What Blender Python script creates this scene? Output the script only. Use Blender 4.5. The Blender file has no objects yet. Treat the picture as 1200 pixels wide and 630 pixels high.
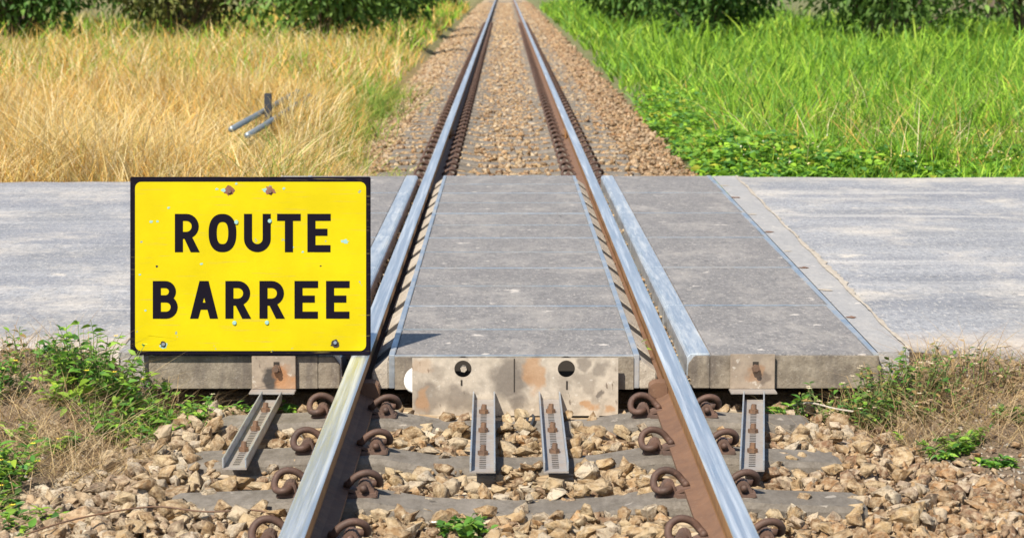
import bpy, bmesh, math, random
import numpy as np
from mathutils import Vector, Matrix, Euler
random.seed(7); rng = np.random.default_rng(11)
S = bpy.context.scene
COL = S.collection
R = math.radians

# ------------------------------------------------------------------ camera
F_PX, VPX, VPY, PPX, PPY = 2765.0, 591.0, -27.0, 600.0, 315.0
TH = math.atan((PPY - VPY) / F_PX)
YAW = math.atan((PPX - VPX) * math.cos(TH) / F_PX)
CAM_H = 1.304 * math.cos(TH); CAM_X = -0.0335
fw = Vector((math.sin(YAW) * math.cos(TH), math.cos(YAW) * math.cos(TH), -math.sin(TH)))
rt = Vector((math.cos(YAW), -math.sin(YAW), 0)); up = rt.cross(fw)
cd = bpy.data.cameras.new('camera'); cam = bpy.data.objects.new('camera', cd); COL.objects.link(cam)
cam.matrix_world = Matrix.Translation((CAM_X, 0, CAM_H)) @ Matrix((rt, up, -fw)).transposed().to_4x4()
cd.sensor_width = 36; cd.lens = 36 * F_PX / 1200; cd.clip_start = .05; cd.clip_end = 8000
cd.dof.use_dof = True; cd.dof.focus_distance = 8.0; cd.dof.aperture_fstop = 9
S.camera = cam
S.render.resolution_x = 1024; S.render.resolution_y = 537

# ------------------------------------------------------------------ sky and sun
SUN_EL, SUN_AZ = R(51), R(28)          # azimuth: degrees left of straight behind the camera
sdir = Vector((-math.sin(SUN_AZ) * math.cos(SUN_EL), -math.cos(SUN_AZ) * math.cos(SUN_EL), math.sin(SUN_EL)))
w = bpy.data.worlds.new('World'); S.world = w; w.use_nodes = True
nt = w.node_tree; nt.nodes.clear()
sky = nt.nodes.new('ShaderNodeTexSky'); sky.sky_type = 'NISHITA'; sky.sun_disc = False
sky.sun_elevation = SUN_EL; sky.sun_rotation = math.atan2(sdir.x, sdir.y)
sky.air_density = 1.0; sky.dust_density = .6; sky.ozone_density = 1.6
bg = nt.nodes.new('ShaderNodeBackground'); bg.inputs[1].default_value = .085
wo = nt.nodes.new('ShaderNodeOutputWorld')
nt.links.new(sky.outputs[0], bg.inputs[0]); nt.links.new(bg.outputs[0], wo.inputs[0])
ld = bpy.data.lights.new('sun', 'SUN'); ld.energy = 5.0; ld.angle = R(.8); ld.color = (1, .92, .79)
sun = bpy.data.objects.new('sun', ld); COL.objects.link(sun); sun.location = (-20, -20, 30)
sun.rotation_euler = sdir.to_track_quat('Z', 'Y').to_euler()
S.view_settings.view_transform = 'Standard'; S.view_settings.look = 'None'
S.view_settings.gamma = 1; S.view_settings.use_curve_mapping = False
S.view_settings.exposure = .55

# ------------------------------------------------------------------ helpers: projection
def proj(p):
    d = Vector(p) - Vector((CAM_X, 0, CAM_H)); z = d.dot(fw)
    return (PPX + F_PX * d.dot(rt) / z, PPY - F_PX * d.dot(up) / z, z)

# ------------------------------------------------------------------ helpers: materials
def new_mat(name, rough=.7, metal=0., spec=.5):
    m = bpy.data.materials.new(name); m.use_nodes = True
    b = m.node_tree.nodes['Principled BSDF']
    b.inputs['Roughness'].default_value = rough; b.inputs['Metallic'].default_value = metal
    b.inputs['Specular IOR Level'].default_value = spec
    return m, m.node_tree, b
def N(t, typ, **kw):
    n = t.nodes.new(typ)
    for k, v in kw.items():
        if k.startswith('i_'):
            n.inputs[k[2:].replace('_', ' ')].default_value = v
        else: setattr(n, k, v)
    return n
def pos(t, scale=(1, 1, 1), loc=(0, 0, 0), rot=(0, 0, 0), local=False):
    if local: src = N(t, 'ShaderNodeTexCoord').outputs['Object']
    else: src = N(t, 'ShaderNodeNewGeometry').outputs['Position']
    mp = N(t, 'ShaderNodeMapping'); mp.inputs['Scale'].default_value = scale
    mp.inputs['Location'].default_value = loc; mp.inputs['Rotation'].default_value = rot
    t.links.new(src, mp.inputs[0]); return mp.outputs[0]
def noise(t, vec, scale, detail=4, rough=.55):
    n = N(t, 'ShaderNodeTexNoise'); n.inputs['Scale'].default_value = scale
    n.inputs['Detail'].default_value = detail; n.inputs['Roughness'].default_value = rough
    t.links.new(vec, n.inputs['Vector']); return n.outputs[0]
def voro(t, vec, scale, out='Distance', feature='F1'):
    n = N(t, 'ShaderNodeTexVoronoi', feature=feature); n.inputs['Scale'].default_value = scale
    t.links.new(vec, n.inputs['Vector']); return n.outputs[out]
def ramp(t, fac, stops):
    n = N(t, 'ShaderNodeValToRGB'); cr = n.color_ramp
    while len(cr.elements) < len(stops): cr.elements.new(.5)
    for e, (p, c) in zip(cr.elements, stops):
        e.position = p; e.color = (c[0], c[1], c[2], 1) if not isinstance(c, (int, float)) else (c, c, c, 1)
    t.links.new(fac, n.inputs[0]); return n.outputs[0]
def mix(t, fac, a, b, mode='MIX'):
    n = N(t, 'ShaderNodeMix', data_type='RGBA', blend_type=mode)
    for sock, v in ((n.inputs[0], fac), (n.inputs[6], a), (n.inputs[7], b)):
        if isinstance(v, (int, float)): sock.default_value = v
        elif isinstance(v, tuple): sock.default_value = (*v, 1)
        else: t.links.new(v, sock)
    return n.outputs[2]
def bump(t, b, h, dist=.01, strength=.6, prev=None):
    n = N(t, 'ShaderNodeBump'); n.inputs['Distance'].default_value = dist; n.inputs['Strength'].default_value = strength
    t.links.new(h, n.inputs['Height'])
    if prev: t.links.new(prev, n.inputs['Normal'])
    t.links.new(n.outputs[0], b.inputs['Normal']); return n.outputs[0]

def m_concrete(name, base, dark, light, stain=.5, rough=.75, speck=.35):
    m, t, b = new_mat(name, rough)
    p = pos(t); ps = pos(t, (1.5, .8, 3))
    c = mix(t, ramp(t, noise(t, pos(t, (1, .45, 1)), 30, 6, .82), [(.36, 0), (.64, 1)]), dark, base)
    c = mix(t, ramp(t, noise(t, ps, 1.9, 7, .68), [(.40, 0), (.66, stain)]), c, dark)
    c = mix(t, ramp(t, noise(t, pos(t, (1.6, .7, 3), (7, 2, 0)), 2.6, 7, .72), [(.50, 0), (.70, .5)]), c, light)
    c = mix(t, ramp(t, noise(t, pos(t, (1, .35, 1)), 85, 3, .7), [(.56, 0), (.66, speck)]), c, light)
    c = mix(t, ramp(t, noise(t, pos(t, (3.4, 3.2, 9), (3.3, 1.7, 0)), 2.6, 4, .6), [(.66, 0), (.69, .85)]), c, tuple(min(.7, v * 1.25) for v in light))
    c = mix(t, ramp(t, noise(t, pos(t, (4.5, 2.6, 7), (8.3, 4.7, 0)), 2.8, 4, .65), [(.67, 0), (.70, .75)]), c, tuple(v * .4 for v in dark))
    t.links.new(c, b.inputs['Base Color'])
    bp = bump(t, b, noise(t, p, 170, 3, .75), .005, .6)
    bump(t, b, noise(t, p, 25, 5, .65), .012, .5, bp)
    return m
def m_steel(name, col, rust, rough=.32, metal=.9, amt=.5, scale=8, stretch=(1, 1, 1)):
    m, t, b = new_mat(name, rough, metal)
    p = pos(t, stretch)
    f = ramp(t, noise(t, p, scale, 6, .65), [(.5 - amt * .25, 0), (.72, 1)])
    t.links.new(mix(t, f, col, rust), b.inputs['Base Color'])
    t.links.new(ramp(t, f, [(0, metal), (1, metal * .25)]), b.inputs['Metallic'])
    t.links.new(ramp(t, noise(t, p, scale * 5, 4), [(.3, rough * .8), (.7, min(1, rough * 1.5))]), b.inputs['Roughness'])
    bump(t, b, noise(t, p, scale * 12, 3), .002, .3)
    return m
def m_rust(name, a, bcol, cc, rough=.75):
    m, t, b = new_mat(name, rough)
    p = pos(t)
    c = mix(t, ramp(t, noise(t, p, 14, 6, .65), [(.35, 0), (.65, 1)]), a, bcol)
    c = mix(t, ramp(t, noise(t, p, 60, 4, .6), [(.58, 0), (.72, .7)]), c, cc)
    t.links.new(c, b.inputs['Base Color'])
    bump(t, b, noise(t, p, 130, 4, .7), .002, .5)
    return m
def m_attr(name, rough=.85, rockbump=False, transl=0.):
    """colour of each piece from the mesh attribute 'col'"""
    m, t, b = new_mat(name, rough, spec=.3)
    a = N(t, 'ShaderNodeAttribute', attribute_name='col').outputs['Color']
    if rockbump:
        p = pos(t)
        c = mix(t, ramp(t, noise(t, p, 45, 5, .7), [(.42, .0), (.64, .75)]), a, (.58, .47, .32))
        c = mix(t, ramp(t, noise(t, p, 36, 5, .7), [(.50, 0), (.66, .85)]), c, (.16, .09, .045))
        t.links.new(c, b.inputs['Base Color'])
        bump(t, b, noise(t, p, 70, 5, .75), .012, .9)
    else:
        t.links.new(a, b.inputs['Base Color'])
    if transl:
        tr = N(t, 'ShaderNodeBsdfTranslucent'); t.links.new(a, tr.inputs[0])
        mx = N(t, 'ShaderNodeMixShader'); mx.inputs[0].default_value = transl
        t.links.new(b.outputs[0], mx.inputs[1]); t.links.new(tr.outputs[0], mx.inputs[2])
        t.links.new(mx.outputs[0], t.nodes['Material Output'].inputs[0])
    return m
def m_stone_obj():
    m, t, b = new_mat('stone_single', .85, spec=.3)
    r = N(t, 'ShaderNodeObjectInfo').outputs['Random']
    a = ramp(t, r, [(0, (.20, .12, .06)), (.15, (.36, .235, .12)), (.4, (.45, .315, .165)), (.55, (.30, .19, .095)), (.76, (.52, .40, .24)), (.9, (.42, .35, .265)), (1, (.56, .49, .38))])
    t.nodes[-1].color_ramp.interpolation = 'LINEAR'
    p = pos(t)
    c = mix(t, ramp(t, noise(t, p, 45, 5, .7), [(.42, .0), (.64, .75)]), a, (.58, .47, .32))
    c = mix(t, ramp(t, noise(t, p, 36, 5, .7), [(.50, 0), (.66, .85)]), c, (.16, .09, .045))
    t.links.new(c, b.inputs['Base Color'])
    bump(t, b, noise(t, p, 70, 5, .75), .012, .9)
    return m
def m_asphalt():
    m, t, b = new_mat('asphalt_worn', .66)
    p = pos(t)
    grain = ramp(t, noise(t, pos(t, (1, .45, 1)), 34, 6, .85), [(.36, 0), (.64, 1)])
    c = mix(t, grain, (.225, .232, .255), (.44, .445, .465))
    c = mix(t, ramp(t, noise(t, pos(t, (.10, 1.0, 1), (2, 5, 0)), 1.5, 5, .6), [(.42, .6), (.56, 0)]), c, (.20, .21, .245))
    c = mix(t, ramp(t, noise(t, pos(t, (.5, .55, 1)), 1.5, 8, .72), [(.38, .55), (.55, 0)]), c, (.19, .195, .21))
    c = mix(t, ramp(t, noise(t, pos(t, (.75, .55, 1), (5, 3, 0)), 2.0, 10, .78), [(.49, 0), (.66, .85)]), c, (.60, .55, .485))
    c = mix(t, ramp(t, noise(t, pos(t, (1.6, 1.6, 1), (1, 8, 0)), 1.9, 7, .74), [(.62, 0), (.66, .75)]), c, (.66, .60, .52))
    c = mix(t, ramp(t, noise(t, pos(t, (.16, 1.5, 1), (9, 1, 0)), 1.8, 7, .66), [(.54, 0), (.66, .6)]), c, (.56, .54, .52))
    c = mix(t, ramp(t, noise(t, pos(t, (1, .3, 1)), 80, 3, .7), [(.55, 0), (.66, .6)]), c, (.62, .59, .55))
    c = mix(t, ramp(t, noise(t, pos(t, (1, .3, 1), (3, 3, 0)), 70, 3, .7), [(.56, 0), (.68, .6)]), c, (.12, .12, .13))
    sx = N(t, 'ShaderNodeSeparateXYZ'); t.links.new(p, sx.inputs[0])
    wv = N(t, 'ShaderNodeMath', operation='MULTIPLY_ADD'); wv.inputs[1].default_value = .9; t.links.new(noise(t, pos(t, (1, 1.4, 1), (4, 4, 4)), 2.2, 8, .75), wv.inputs[0]); t.links.new(sx.outputs[1], wv.inputs[2])
    nr = N(t, 'ShaderNodeMapRange'); nr.inputs[1].default_value = 9.15; nr.inputs[2].default_value = 8.5; t.links.new(wv.outputs[0], nr.inputs[0])
    fr = N(t, 'ShaderNodeMapRange'); fr.inputs[1].default_value = 15.4; fr.inputs[2].default_value = 15.9; t.links.new(wv.outputs[0], fr.inputs[0])
    c = mix(t, ramp(t, nr.outputs[0], [(0, 0), (1, .85)]), c, (.60, .51, .42)); c = mix(t, ramp(t, fr.outputs[0], [(0, 0), (1, .7)]), c, (.58, .52, .45))
    c = mix(t, ramp(t, noise(t, pos(t, (1.6, 4, 1), (11, 2, 0)), 1.6, 6, .68), [(.66, 0), (.69, .6)]), c, (.09, .09, .095))
    t.links.new(c, b.inputs['Base Color'])
    bp = bump(t, b, noise(t, p, 110, 4, .75), .008, .7)
    bump(t, b, noise(t, pos(t, (.6, 1, 1)), 6, 6, .65), .03, .5, bp)
    return m
def m_ground():
    m, t, b = new_mat('soil', .95, spec=.2)
    a = N(t, 'ShaderNodeAttribute', attribute_name='col').outputs['Color']
    p = pos(t)
    c = mix(t, ramp(t, noise(t, p, 9, 6, .7), [(.35, 0), (.7, .75)]), a, (.36, .28, .20))
    c = mix(t, ramp(t, noise(t, p, 60, 4, .7), [(.5, 0), (.7, .6)]), c, (.13, .09, .06))
    t.links.new(c, b.inputs['Base Color'])
    bump(t, b, noise(t, p, 45, 6, .72), .03, .8)
    return m
def m_ballast():
    m, t, b = new_mat('ballast_fines', .95, spec=.2)
    p = pos(t)
    cell = voro(t, p, 17, 'Color')
    c = mix(t, .8, (.25, .18, .11), ramp(t, cell, [(.1, (.22, .14, .08)), (.5, (.46, .35, .22)), (.9, (.55, .47, .36))]))
    t.links.new(c, b.inputs['Base Color'])
    bump(t, b, voro(t, p, 17), .03, 1.0)
    return m
def blob(t, vec, cx, cz, rx, rz):
    """soft-edged stain of its own shape at one place of the plate"""
    mp = N(t, 'ShaderNodeMapping', vector_type='TEXTURE'); mp.inputs['Location'].default_value = (cx, 8, cz); mp.inputs['Scale'].default_value = (rx, 1, rz)
    t.links.new(vec, mp.inputs[0]); g = N(t, 'ShaderNodeTexGradient', gradient_type='SPHERICAL'); t.links.new(mp.outputs[0], g.inputs[0]); return g.outputs['Fac']
def m_plate(name, a, bcol, stains):
    m, t, b = new_mat(name, .55)
    p = pos(t)
    wv = N(t, 'ShaderNodeTexNoise'); wv.inputs['Scale'].default_value = 16; wv.inputs['Detail'].default_value = 5; t.links.new(p, wv.inputs['Vector'])
    sub = N(t, 'ShaderNodeVectorMath', operation='SUBTRACT'); sub.inputs[1].default_value = (.5, .5, .5); t.links.new(wv.outputs['Color'], sub.inputs[0])
    sc = N(t, 'ShaderNodeVectorMath', operation='SCALE'); sc.inputs['Scale'].default_value = .09; t.links.new(sub.outputs[0], sc.inputs[0])
    ad = N(t, 'ShaderNodeVectorMath', operation='ADD'); t.links.new(p, ad.inputs[0]); t.links.new(sc.outputs[0], ad.inputs[1]); pw = ad.outputs[0]
    c = mix(t, ramp(t, noise(t, p, 22, 7, .7), [(.32, 0), (.68, 1)]), a, bcol)
    c = mix(t, ramp(t, noise(t, pos(t, (1, 1, .8), (2.13, 0, .37)), 8.5, 6, .6), [(.53, 0), (.62, .5)]), c, (.22, .185, .15))
    c = mix(t, ramp(t, noise(t, pos(t, (1.3, 1, .5), (7.7, 0, 3.1)), 30, 4, .6), [(.645, 0), (.69, .8)]), c, (.14, .105, .08))
    c = mix(t, ramp(t, noise(t, pos(t, (1, 1, 1), (1.7, 0, 9.1)), 40, 4, .6), [(.62, 0), (.68, .5)]), c, (.66, .62, .55))
    for cx, cz, rx, rz, col, k in stains:
        c = mix(t, ramp(t, blob(t, pw, cx, cz, rx, rz), [(.05, 0), (.45, k)]), c, col)
    t.links.new(c, b.inputs['Base Color'])
    bump(t, b, noise(t, p, 90, 4), .003, .35)
    return m
def m_facade():
    m, t, b = new_mat('concrete_face', .85)
    p = pos(t)
    c = mix(t, ramp(t, noise(t, p, 22, 6, .7), [(.35, 0), (.68, 1)]), (.17, .14, .105), (.32, .275, .215))
    c = mix(t, ramp(t, noise(t, pos(t, (2.2, 1, .5)), 6, 5, .6), [(.48, 0), (.62, .75)]), c, (.12, .10, .085))
    c = mix(t, ramp(t, noise(t, p, 60, 5, .7), [(.58, 0), (.70, .35)]), c, (.50, .46, .40))
    t.links.new(c, b.inputs['Base Color'])
    bump(t, b, noise(t, p, 80, 5, .7), .006, .6)
    return m
def m_paint(name, base, chip, thr=.7, rough=.45, scr=True):
    m, t, b = new_mat(name, rough, spec=.10)
    p = pos(t, local=True)
    c = mix(t, ramp(t, noise(t, p, 5, 4), [(.35, 0), (.65, .7)]), base, tuple(v * .80 for v in base))
    if scr:
        for rot, lo in ((.6, 0), (-.9, 4), (1.3, 9)):
            c = mix(t, ramp(t, noise(t, pos(t, (1.6, 1, 40), (lo, lo, lo), (0, rot, 0), True), 3, 3, .6), [(.64, 0), (.68, .6)]), c, chip[1])
    c = mix(t, ramp(t, noise(t, p, 22, 4, .65), [(thr, 0), (thr + .012, .9)]), c, chip[0])
    t.links.new(c, b.inputs['Base Color'])
    bump(t, b, noise(t, p, 12, 3), .004, .25)
    return m
def m_wood(name):
    return m_concrete(name, (.23, .205, .175), (.12, .103, .083), (.29, .26, .225), .6, .85, .2)

M = {}
M['asphalt'] = m_asphalt(); M['soil'] = m_ground(); M['ballast'] = m_ballast()
M['slab'] = m_concrete('slab_concrete', (.285, .268, .258), (.155, .146, .143), (.47, .43, .39), .5, .6, .6)
M['strip'] = m_concrete('strip_concrete', (.40, .39, .385), (.30, .295, .295), (.54, .50, .45), .35, .6, .3)
M['face'] = m_facade(); DK, OR = (.12, .10, .085), (.40, .22, .10)
M['plate'] = m_plate('stained_plate', (.37, .32, .26), (.56, .49, .40), [(-.055 + .04, -.07, .085, .10, DK, .75), (.07, -.055, .04, .09, OR, .7), (-.30, -.145, .075, .075, DK, .6), (-.315, -.15, .03, .045, OR, .6), (-.19, -.145, .075, .065, DK, .65),
    (.02, -.16, .04, .04, DK, .6), (.30, -.035, .03, .035, DK, .55), (.235, -.02, .035, .03, DK, .6), (.30, -.13, .012, .03, DK, .8), (.255, -.17, .03, .02, OR, .8), (.33, -.18, .03, .02, OR, .7), (-.32, -.03, .04, .03, OR, .3)])
M['bracket'] = m_plate('rusty_bracket', (.24, .19, .145), (.37, .30, .23), [(-.83, -.085, .035, .05, (.035, .03, .028), .9), (-.795, -.075, .035, .05, (.36, .16, .06), .8), (-.77, -.105, .06, .03, (.40, .21, .10), .7), (.83, -.07, .03, .04, (.30, .16, .08), .6), (.86, -.09, .035, .02, (.12, .09, .07), .7)])
M['ledge'] = m_concrete('ledge_concrete', (.50, .445, .37), (.36, .31, .25), (.62, .57, .5), .35, .8, .3)
M['sleeper'] = m_wood('sleeper_concrete')
M['edge'] = m_steel('edge_steel', (.60, .66, .72), (.44, .40, .36), .36, .85, .2, 5)
M['band'] = m_steel('band_steel', (.64, .70, .76), (.58, .60, .61), .42, .80, .1, 5, (4, .25, 1))
M['railtop'] = m_steel('rail_running_surface', (.64, .70, .77), (.62, .67, .73), .36, .82, .1, 5, (10, .12, 1))
M['rail'] = m_rust('rail_rust', (.26, .125, .05), (.38, .20, .075), (.17, .09, .05))
M['foot'] = m_rust('rail_foot_rust', (.145, .08, .05), (.20, .11, .065), (.24, .15, .10))
M['clip'] = m_rust('clip_rust', (.06, .036, .028), (.11, .06, .042), (.20, .11, .08), .65)
M['iron'] = m_rust('shoulder_rust', (.095, .062, .05), (.15, .088, .064), (.2, .12, .09), .7)
M['channel'] = m_steel('channel_steel', (.40, .38, .36), (.30, .245, .205), .5, .45, .6, 14)
M['chedge'] = m_steel('channel_edge', (.5, .55, .6), (.36, .33, .3), .42, .7, .3, 14)
M['bolt'] = m_rust('bolt_rust', (.11, .07, .05), (.20, .11, .06), (.26, .14, .07))
M['slot'] = new_mat('slot_shade_grime', .9)[0]; M['slot'].node_tree.nodes['Principled BSDF'].inputs[0].default_value = (.035, .028, .022, 1)  # near-black for seams and chips, also for shade painted into slots and holes
M['pvc'] = new_mat('white_pvc', .4)[0]; M['pvc'].node_tree.nodes['Principled BSDF'].inputs[0].default_value = (.82, .82, .8, 1)
M['yellow'] = m_paint('yellow_paint', (.58, .475, .004), ((.22, .28, .25), (.44, .34, .05)), .685)
M['black'] = m_paint('black_paint', (.006, .004, .010), ((.45, .33, .05), (.2, .16, .05)), .715)
M['letter'] = m_paint('letter_paint', (.006, .004, .010), ((.45, .33, .05), (.3, .24, .05)), .74, .45, False)
M['galv'] = m_steel('galvanised', (.26, .32, .37), (.2, .19, .17), .45, .6, .3, 6)
M['dark'] = new_mat('dark_post', .7)[0]; M['dark'].node_tree.nodes['Principled BSDF'].inputs[0].default_value = (.03, .035, .045, 1)
M['chip_rust'] = m_rust('chip_rust', (.16, .06, .035), (.28, .12, .07), (.08, .05, .04))
M['chip_teal'] = new_mat('chip_teal', .6)[0]; M['chip_teal'].node_tree.nodes['Principled BSDF'].inputs[0].default_value = (.26, .45, .42, 1)
M['stones'] = m_attr('stones', .85, True); M['stone'] = m_stone_obj()
M['leaf'] = m_attr('leaf', .55, False, .35); M['grass'] = m_attr('grass_blade', .6, False, .35)
M['stem'] = m_attr('stem', .8); M['bark'] = m_rust('bark', (.12, .09, .065), (.2, .16, .12), (.08, .06, .045), .95)
M['flower'] = m_attr('petal', .7)

# ------------------------------------------------------------------ helpers: objects
def tag(o, label=None, cat=None, group=None, kind=None):
    for k, v in (('label', label), ('category', cat), ('group', group), ('kind', kind)):
        if v: o[k] = v
    return o
def link(name, me, parent=None):
    o = bpy.data.objects.new(name, me); COL.objects.link(o)
    if parent: o.parent = parent
    return o
def empty(name, loc=(0, 0, 0), rot=(0, 0, 0)):
    o = link(name, None); o.location = loc; o.rotation_euler = rot; o.empty_display_size = .1; return o
def mesh(name, verts, faces, mats, fm=None, smooth=False, col=None):
    me = bpy.data.meshes.new(name)
    me.from_pydata([tuple(v) for v in verts], [], [tuple(f) for f in faces])
    for m in (mats if isinstance(mats, (list, tuple)) else [mats]): me.materials.append(M[m])
    if fm is not None: me.polygons.foreach_set('material_index', fm)
    if smooth: me.polygons.foreach_set('use_smooth', [True] * len(me.polygons))
    me.update(); return me
def np_mesh(name, V, F, mat, col=None, smooth=False):
    """V (n,3); F list of int arrays (k,3)/(k,4); col (n,3)"""
    me = bpy.data.meshes.new(name)
    me.vertices.add(len(V)); me.vertices.foreach_set('co', np.ascontiguousarray(V, np.float32).ravel())
    F = [f for f in F if len(f)]
    loops = np.concatenate([f.ravel() for f in F]).astype(np.int32)
    cnt = np.concatenate([np.full(len(f), f.shape[1]) for f in F]).astype(np.int32)
    me.loops.add(len(loops)); me.loops.foreach_set('vertex_index', loops)
    me.polygons.add(len(cnt)); me.polygons.foreach_set('loop_start', np.concatenate([[0], np.cumsum(cnt)[:-1]]).astype(np.int32))
    if smooth: me.polygons.foreach_set('use_smooth', np.ones(len(cnt), bool))
    me.materials.append(M[mat])
    if col is not None:
        a = me.attributes.new('col', 'FLOAT_COLOR', 'POINT')
        a.data.foreach_set('color', np.concatenate([col, np.ones((len(col), 1))], 1).astype(np.float32).ravel())
    me.update(calc_edges=True); me.validate(); return me
class MB:
    def __init__(s): s.v = []; s.f = []; s.m = []
    def add(s, v, f, m=0):
        o = len(s.v); s.v += [tuple(p) for p in v]; s.f += [tuple(i + o for i in q) for q in f]; s.m += [m] * len(f)
    def box(s, x0, x1, y0, y1, z0, z1, m=0):
        s.add([(x0, y0, z0), (x1, y0, z0), (x1, y1, z0), (x0, y1, z0), (x0, y0, z1), (x1, y0, z1), (x1, y1, z1), (x0, y1, z1)],
              [(0, 3, 2, 1), (4, 5, 6, 7), (0, 1, 5, 4), (1, 2, 6, 5), (2, 3, 7, 6), (3, 0, 4, 7)], m)
    def prism(s, poly, y0, y1, m=0, axis='y'):
        """poly in (x,z), counter-clockwise seen from -y, extruded along y"""
        n = len(poly); a = [(x, y0, z) for x, z in poly] + [(x, y1, z) for x, z in poly]
        f = [tuple(range(n)), tuple(range(2 * n - 1, n - 1, -1))] + [(i + n, (i + 1) % n + n, (i + 1) % n, i) for i in range(n)]
        if axis == 'x': a = [(y, x, z) for x, y, z in a]; f = [tuple(reversed(q)) for q in f]
        s.add(a, f, m)
    def cyl(s, c, axis, r, h, n=12, m=0, r2=None):
        r2 = r if r2 is None else r2; ax = Vector(axis).normalized(); t = ax.orthogonal().normalized(); b = ax.cross(t); c = Vector(c)
        ring = lambda k, rr: [c + ax * k + (t * math.cos(2 * math.pi * i / n) + b * math.sin(2 * math.pi * i / n)) * rr for i in range(n)]
        s.add(ring(0, r) + ring(h, r2), [tuple(range(n - 1, -1, -1)), tuple(range(n, 2 * n))] + [(i, (i + 1) % n, (i + 1) % n + n, i + n) for i in range(n)], m)
    def mesh(s, name, mats, bevel=0, smooth=False):
        me = mesh(name, s.v, s.f, mats, s.m, smooth)
        if bevel:
            bm = bmesh.new(); bm.from_mesh(me)
            bmesh.ops.bevel(bm, geom=bm.edges[:], offset=bevel, segments=2, affect='EDGES', clamp_overlap=True)
            bm.to_mesh(me); bm.free(); me.update()
        return me
    def build(s, name, mats, parent=None, bevel=0, smooth=False):
        return link(name, s.mesh(name, mats, bevel, smooth), parent)
def tube(pts, r, n=8, closed_ends=True):
    """tube along points; r number or list"""
    P = [Vector(p) for p in pts]; rr = r if isinstance(r, (list, tuple)) else [r] * len(P)
    V = []; Fc = []; prev = None
    for i, p in enumerate(P):
        d = (P[min(i + 1, len(P) - 1)] - P[max(i - 1, 0)]).normalized()
        if prev is None: u = d.orthogonal().normalized()
        else: u = (prev - d * prev.dot(d)).normalized()
        prev = u; b = d.cross(u)
        V += [p + (u * math.cos(2 * math.pi * k / n) + b * math.sin(2 * math.pi * k / n)) * rr[i] for k in range(n)]
    for i in range(len(P) - 1):
        Fc += [(i * n + k, i * n + (k + 1) % n, (i + 1) * n + (k + 1) % n, (i + 1) * n + k) for k in range(n)]
    if closed_ends: Fc += [tuple(range(n - 1, -1, -1)), tuple(range((len(P) - 1) * n, len(P) * n))]
    return V, Fc
def catmull(pts, sub=4):
    P = [Vector(p) for p in pts]; out = []
    for i in range(len(P) - 1):
        a, b, c, d = P[max(i - 1, 0)], P[i], P[i + 1], P[min(i + 2, len(P) - 1)]
        for k in range(sub):
            t = k / sub
            out.append(.5 * ((2 * b) + (c - a) * t + (2 * a - 5 * b + 4 * c - d) * t * t + (-a + 3 * b - 3 * c + d) * t ** 3))
    return out + [P[-1]]
ORD = 'first second third fourth fifth sixth seventh eighth ninth tenth eleventh twelfth thirteenth fourteenth fifteenth sixteenth seventeenth eighteenth nineteenth twentieth'.split()

# ------------------------------------------------------------------ layout numbers (metres; z = 0 is rail head and road surface)
ROAD0, ROAD1 = 8.05, 15.45            # near and far edge of the crossing
PAN = (ROAD1 - ROAD0) / 12
def edge_x(y): return 1.246 + (y - 8.19) * .008        # outer edge of the side panels
def strip_x(y): return 1.382 + (y - 8.19) * .0139      # outer edge of the concrete strip
_ph = rng.uniform(0, 6.28, (6,))
def wob(x, y, s=1.):
    return (np.sin(x * 2.1 * s + _ph[0] + y * .9 * s) + np.sin(y * 2.7 * s + _ph[1] - x * 1.3 * s) + np.sin((x + y) * 5.1 * s + _ph[2]) * .5 + np.sin((x * 7.3 - y * 6.1) * s + _ph[3]) * .35) / 2.85
def sstep(a, b, x):
    t = np.clip((x - a) / (b - a), 0, 1); return t * t * (3 - 2 * t)
def ground_z(x, y):
    x = np.asarray(x, float); y = np.asarray(y, float); ax = np.abs(x)
    side = sstep(1.05, 1.5, ax)
    near = -.27 + side * .06 + side * .19 * sstep(7.25, 8.15, y) + .02 * wob(x * 2, y * 2) * side
    far = -.30 + sstep(1.2, 1.75, ax) * .19 + .03 * wob(x, y) * side - .04 * sstep(25, 60, y)
    z = np.where(y < 12, near, far)
    inroad = (y > 8.2) & (y < 15.3)
    return np.where(inroad, -.17, z)

# ------------------------------------------------------------------ ground
def make_ground():
    xs = np.unique(np.concatenate([np.linspace(-4, 4, 121), np.linspace(-30, 30, 61), [-3000, -1200, -500, -200, -80, 80, 200, 500, 1200, 3000]]))
    ys = np.unique(np.concatenate([np.linspace(4.5, 9, 91), np.linspace(9, 28, 120), np.linspace(28, 150, 62), [-3000, -500, -60, -10, 2, 220, 400, 900, 3000]]))
    X, Y = np.meshgrid(xs, ys); Z = ground_z(X, Y)
    nx, ny = len(xs), len(ys)
    idx = np.arange(nx * ny).reshape(ny, nx)
    Fq = np.stack([idx[:-1, :-1], idx[:-1, 1:], idx[1:, 1:], idx[1:, :-1]], -1).reshape(-1, 4)
    soil = np.array([.20, .145, .10]); pink = np.array([.36, .28, .215]); straw = np.array([.40, .27, .09]); green = np.array([.09, .14, .03])
    c = np.zeros((ny, nx, 3)) + soil
    nr = sstep(7.5, 8.0, Y)[..., None] * (Y < 12)[..., None]; c = c * (1 - nr) + pink * nr
    fl = ((Y > 12) & (X < 0))[..., None]; c = np.where(fl, straw, c)
    fr = ((Y > 12) & (X >= 0))[..., None]; c = np.where(fr, green, c)
    g2 = (sstep(30, 55, Y) * (X < 0))[..., None]; c = c * (1 - g2) + np.array([.16, .17, .04]) * g2
    me = np_mesh('ground', np.stack([X, Y, Z], -1).reshape(-1, 3), [Fq], 'soil', c.reshape(-1, 3), True)
    return tag(link('ground', me), kind='structure', label='bare soil and verge ground around the level crossing')
make_ground()

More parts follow.
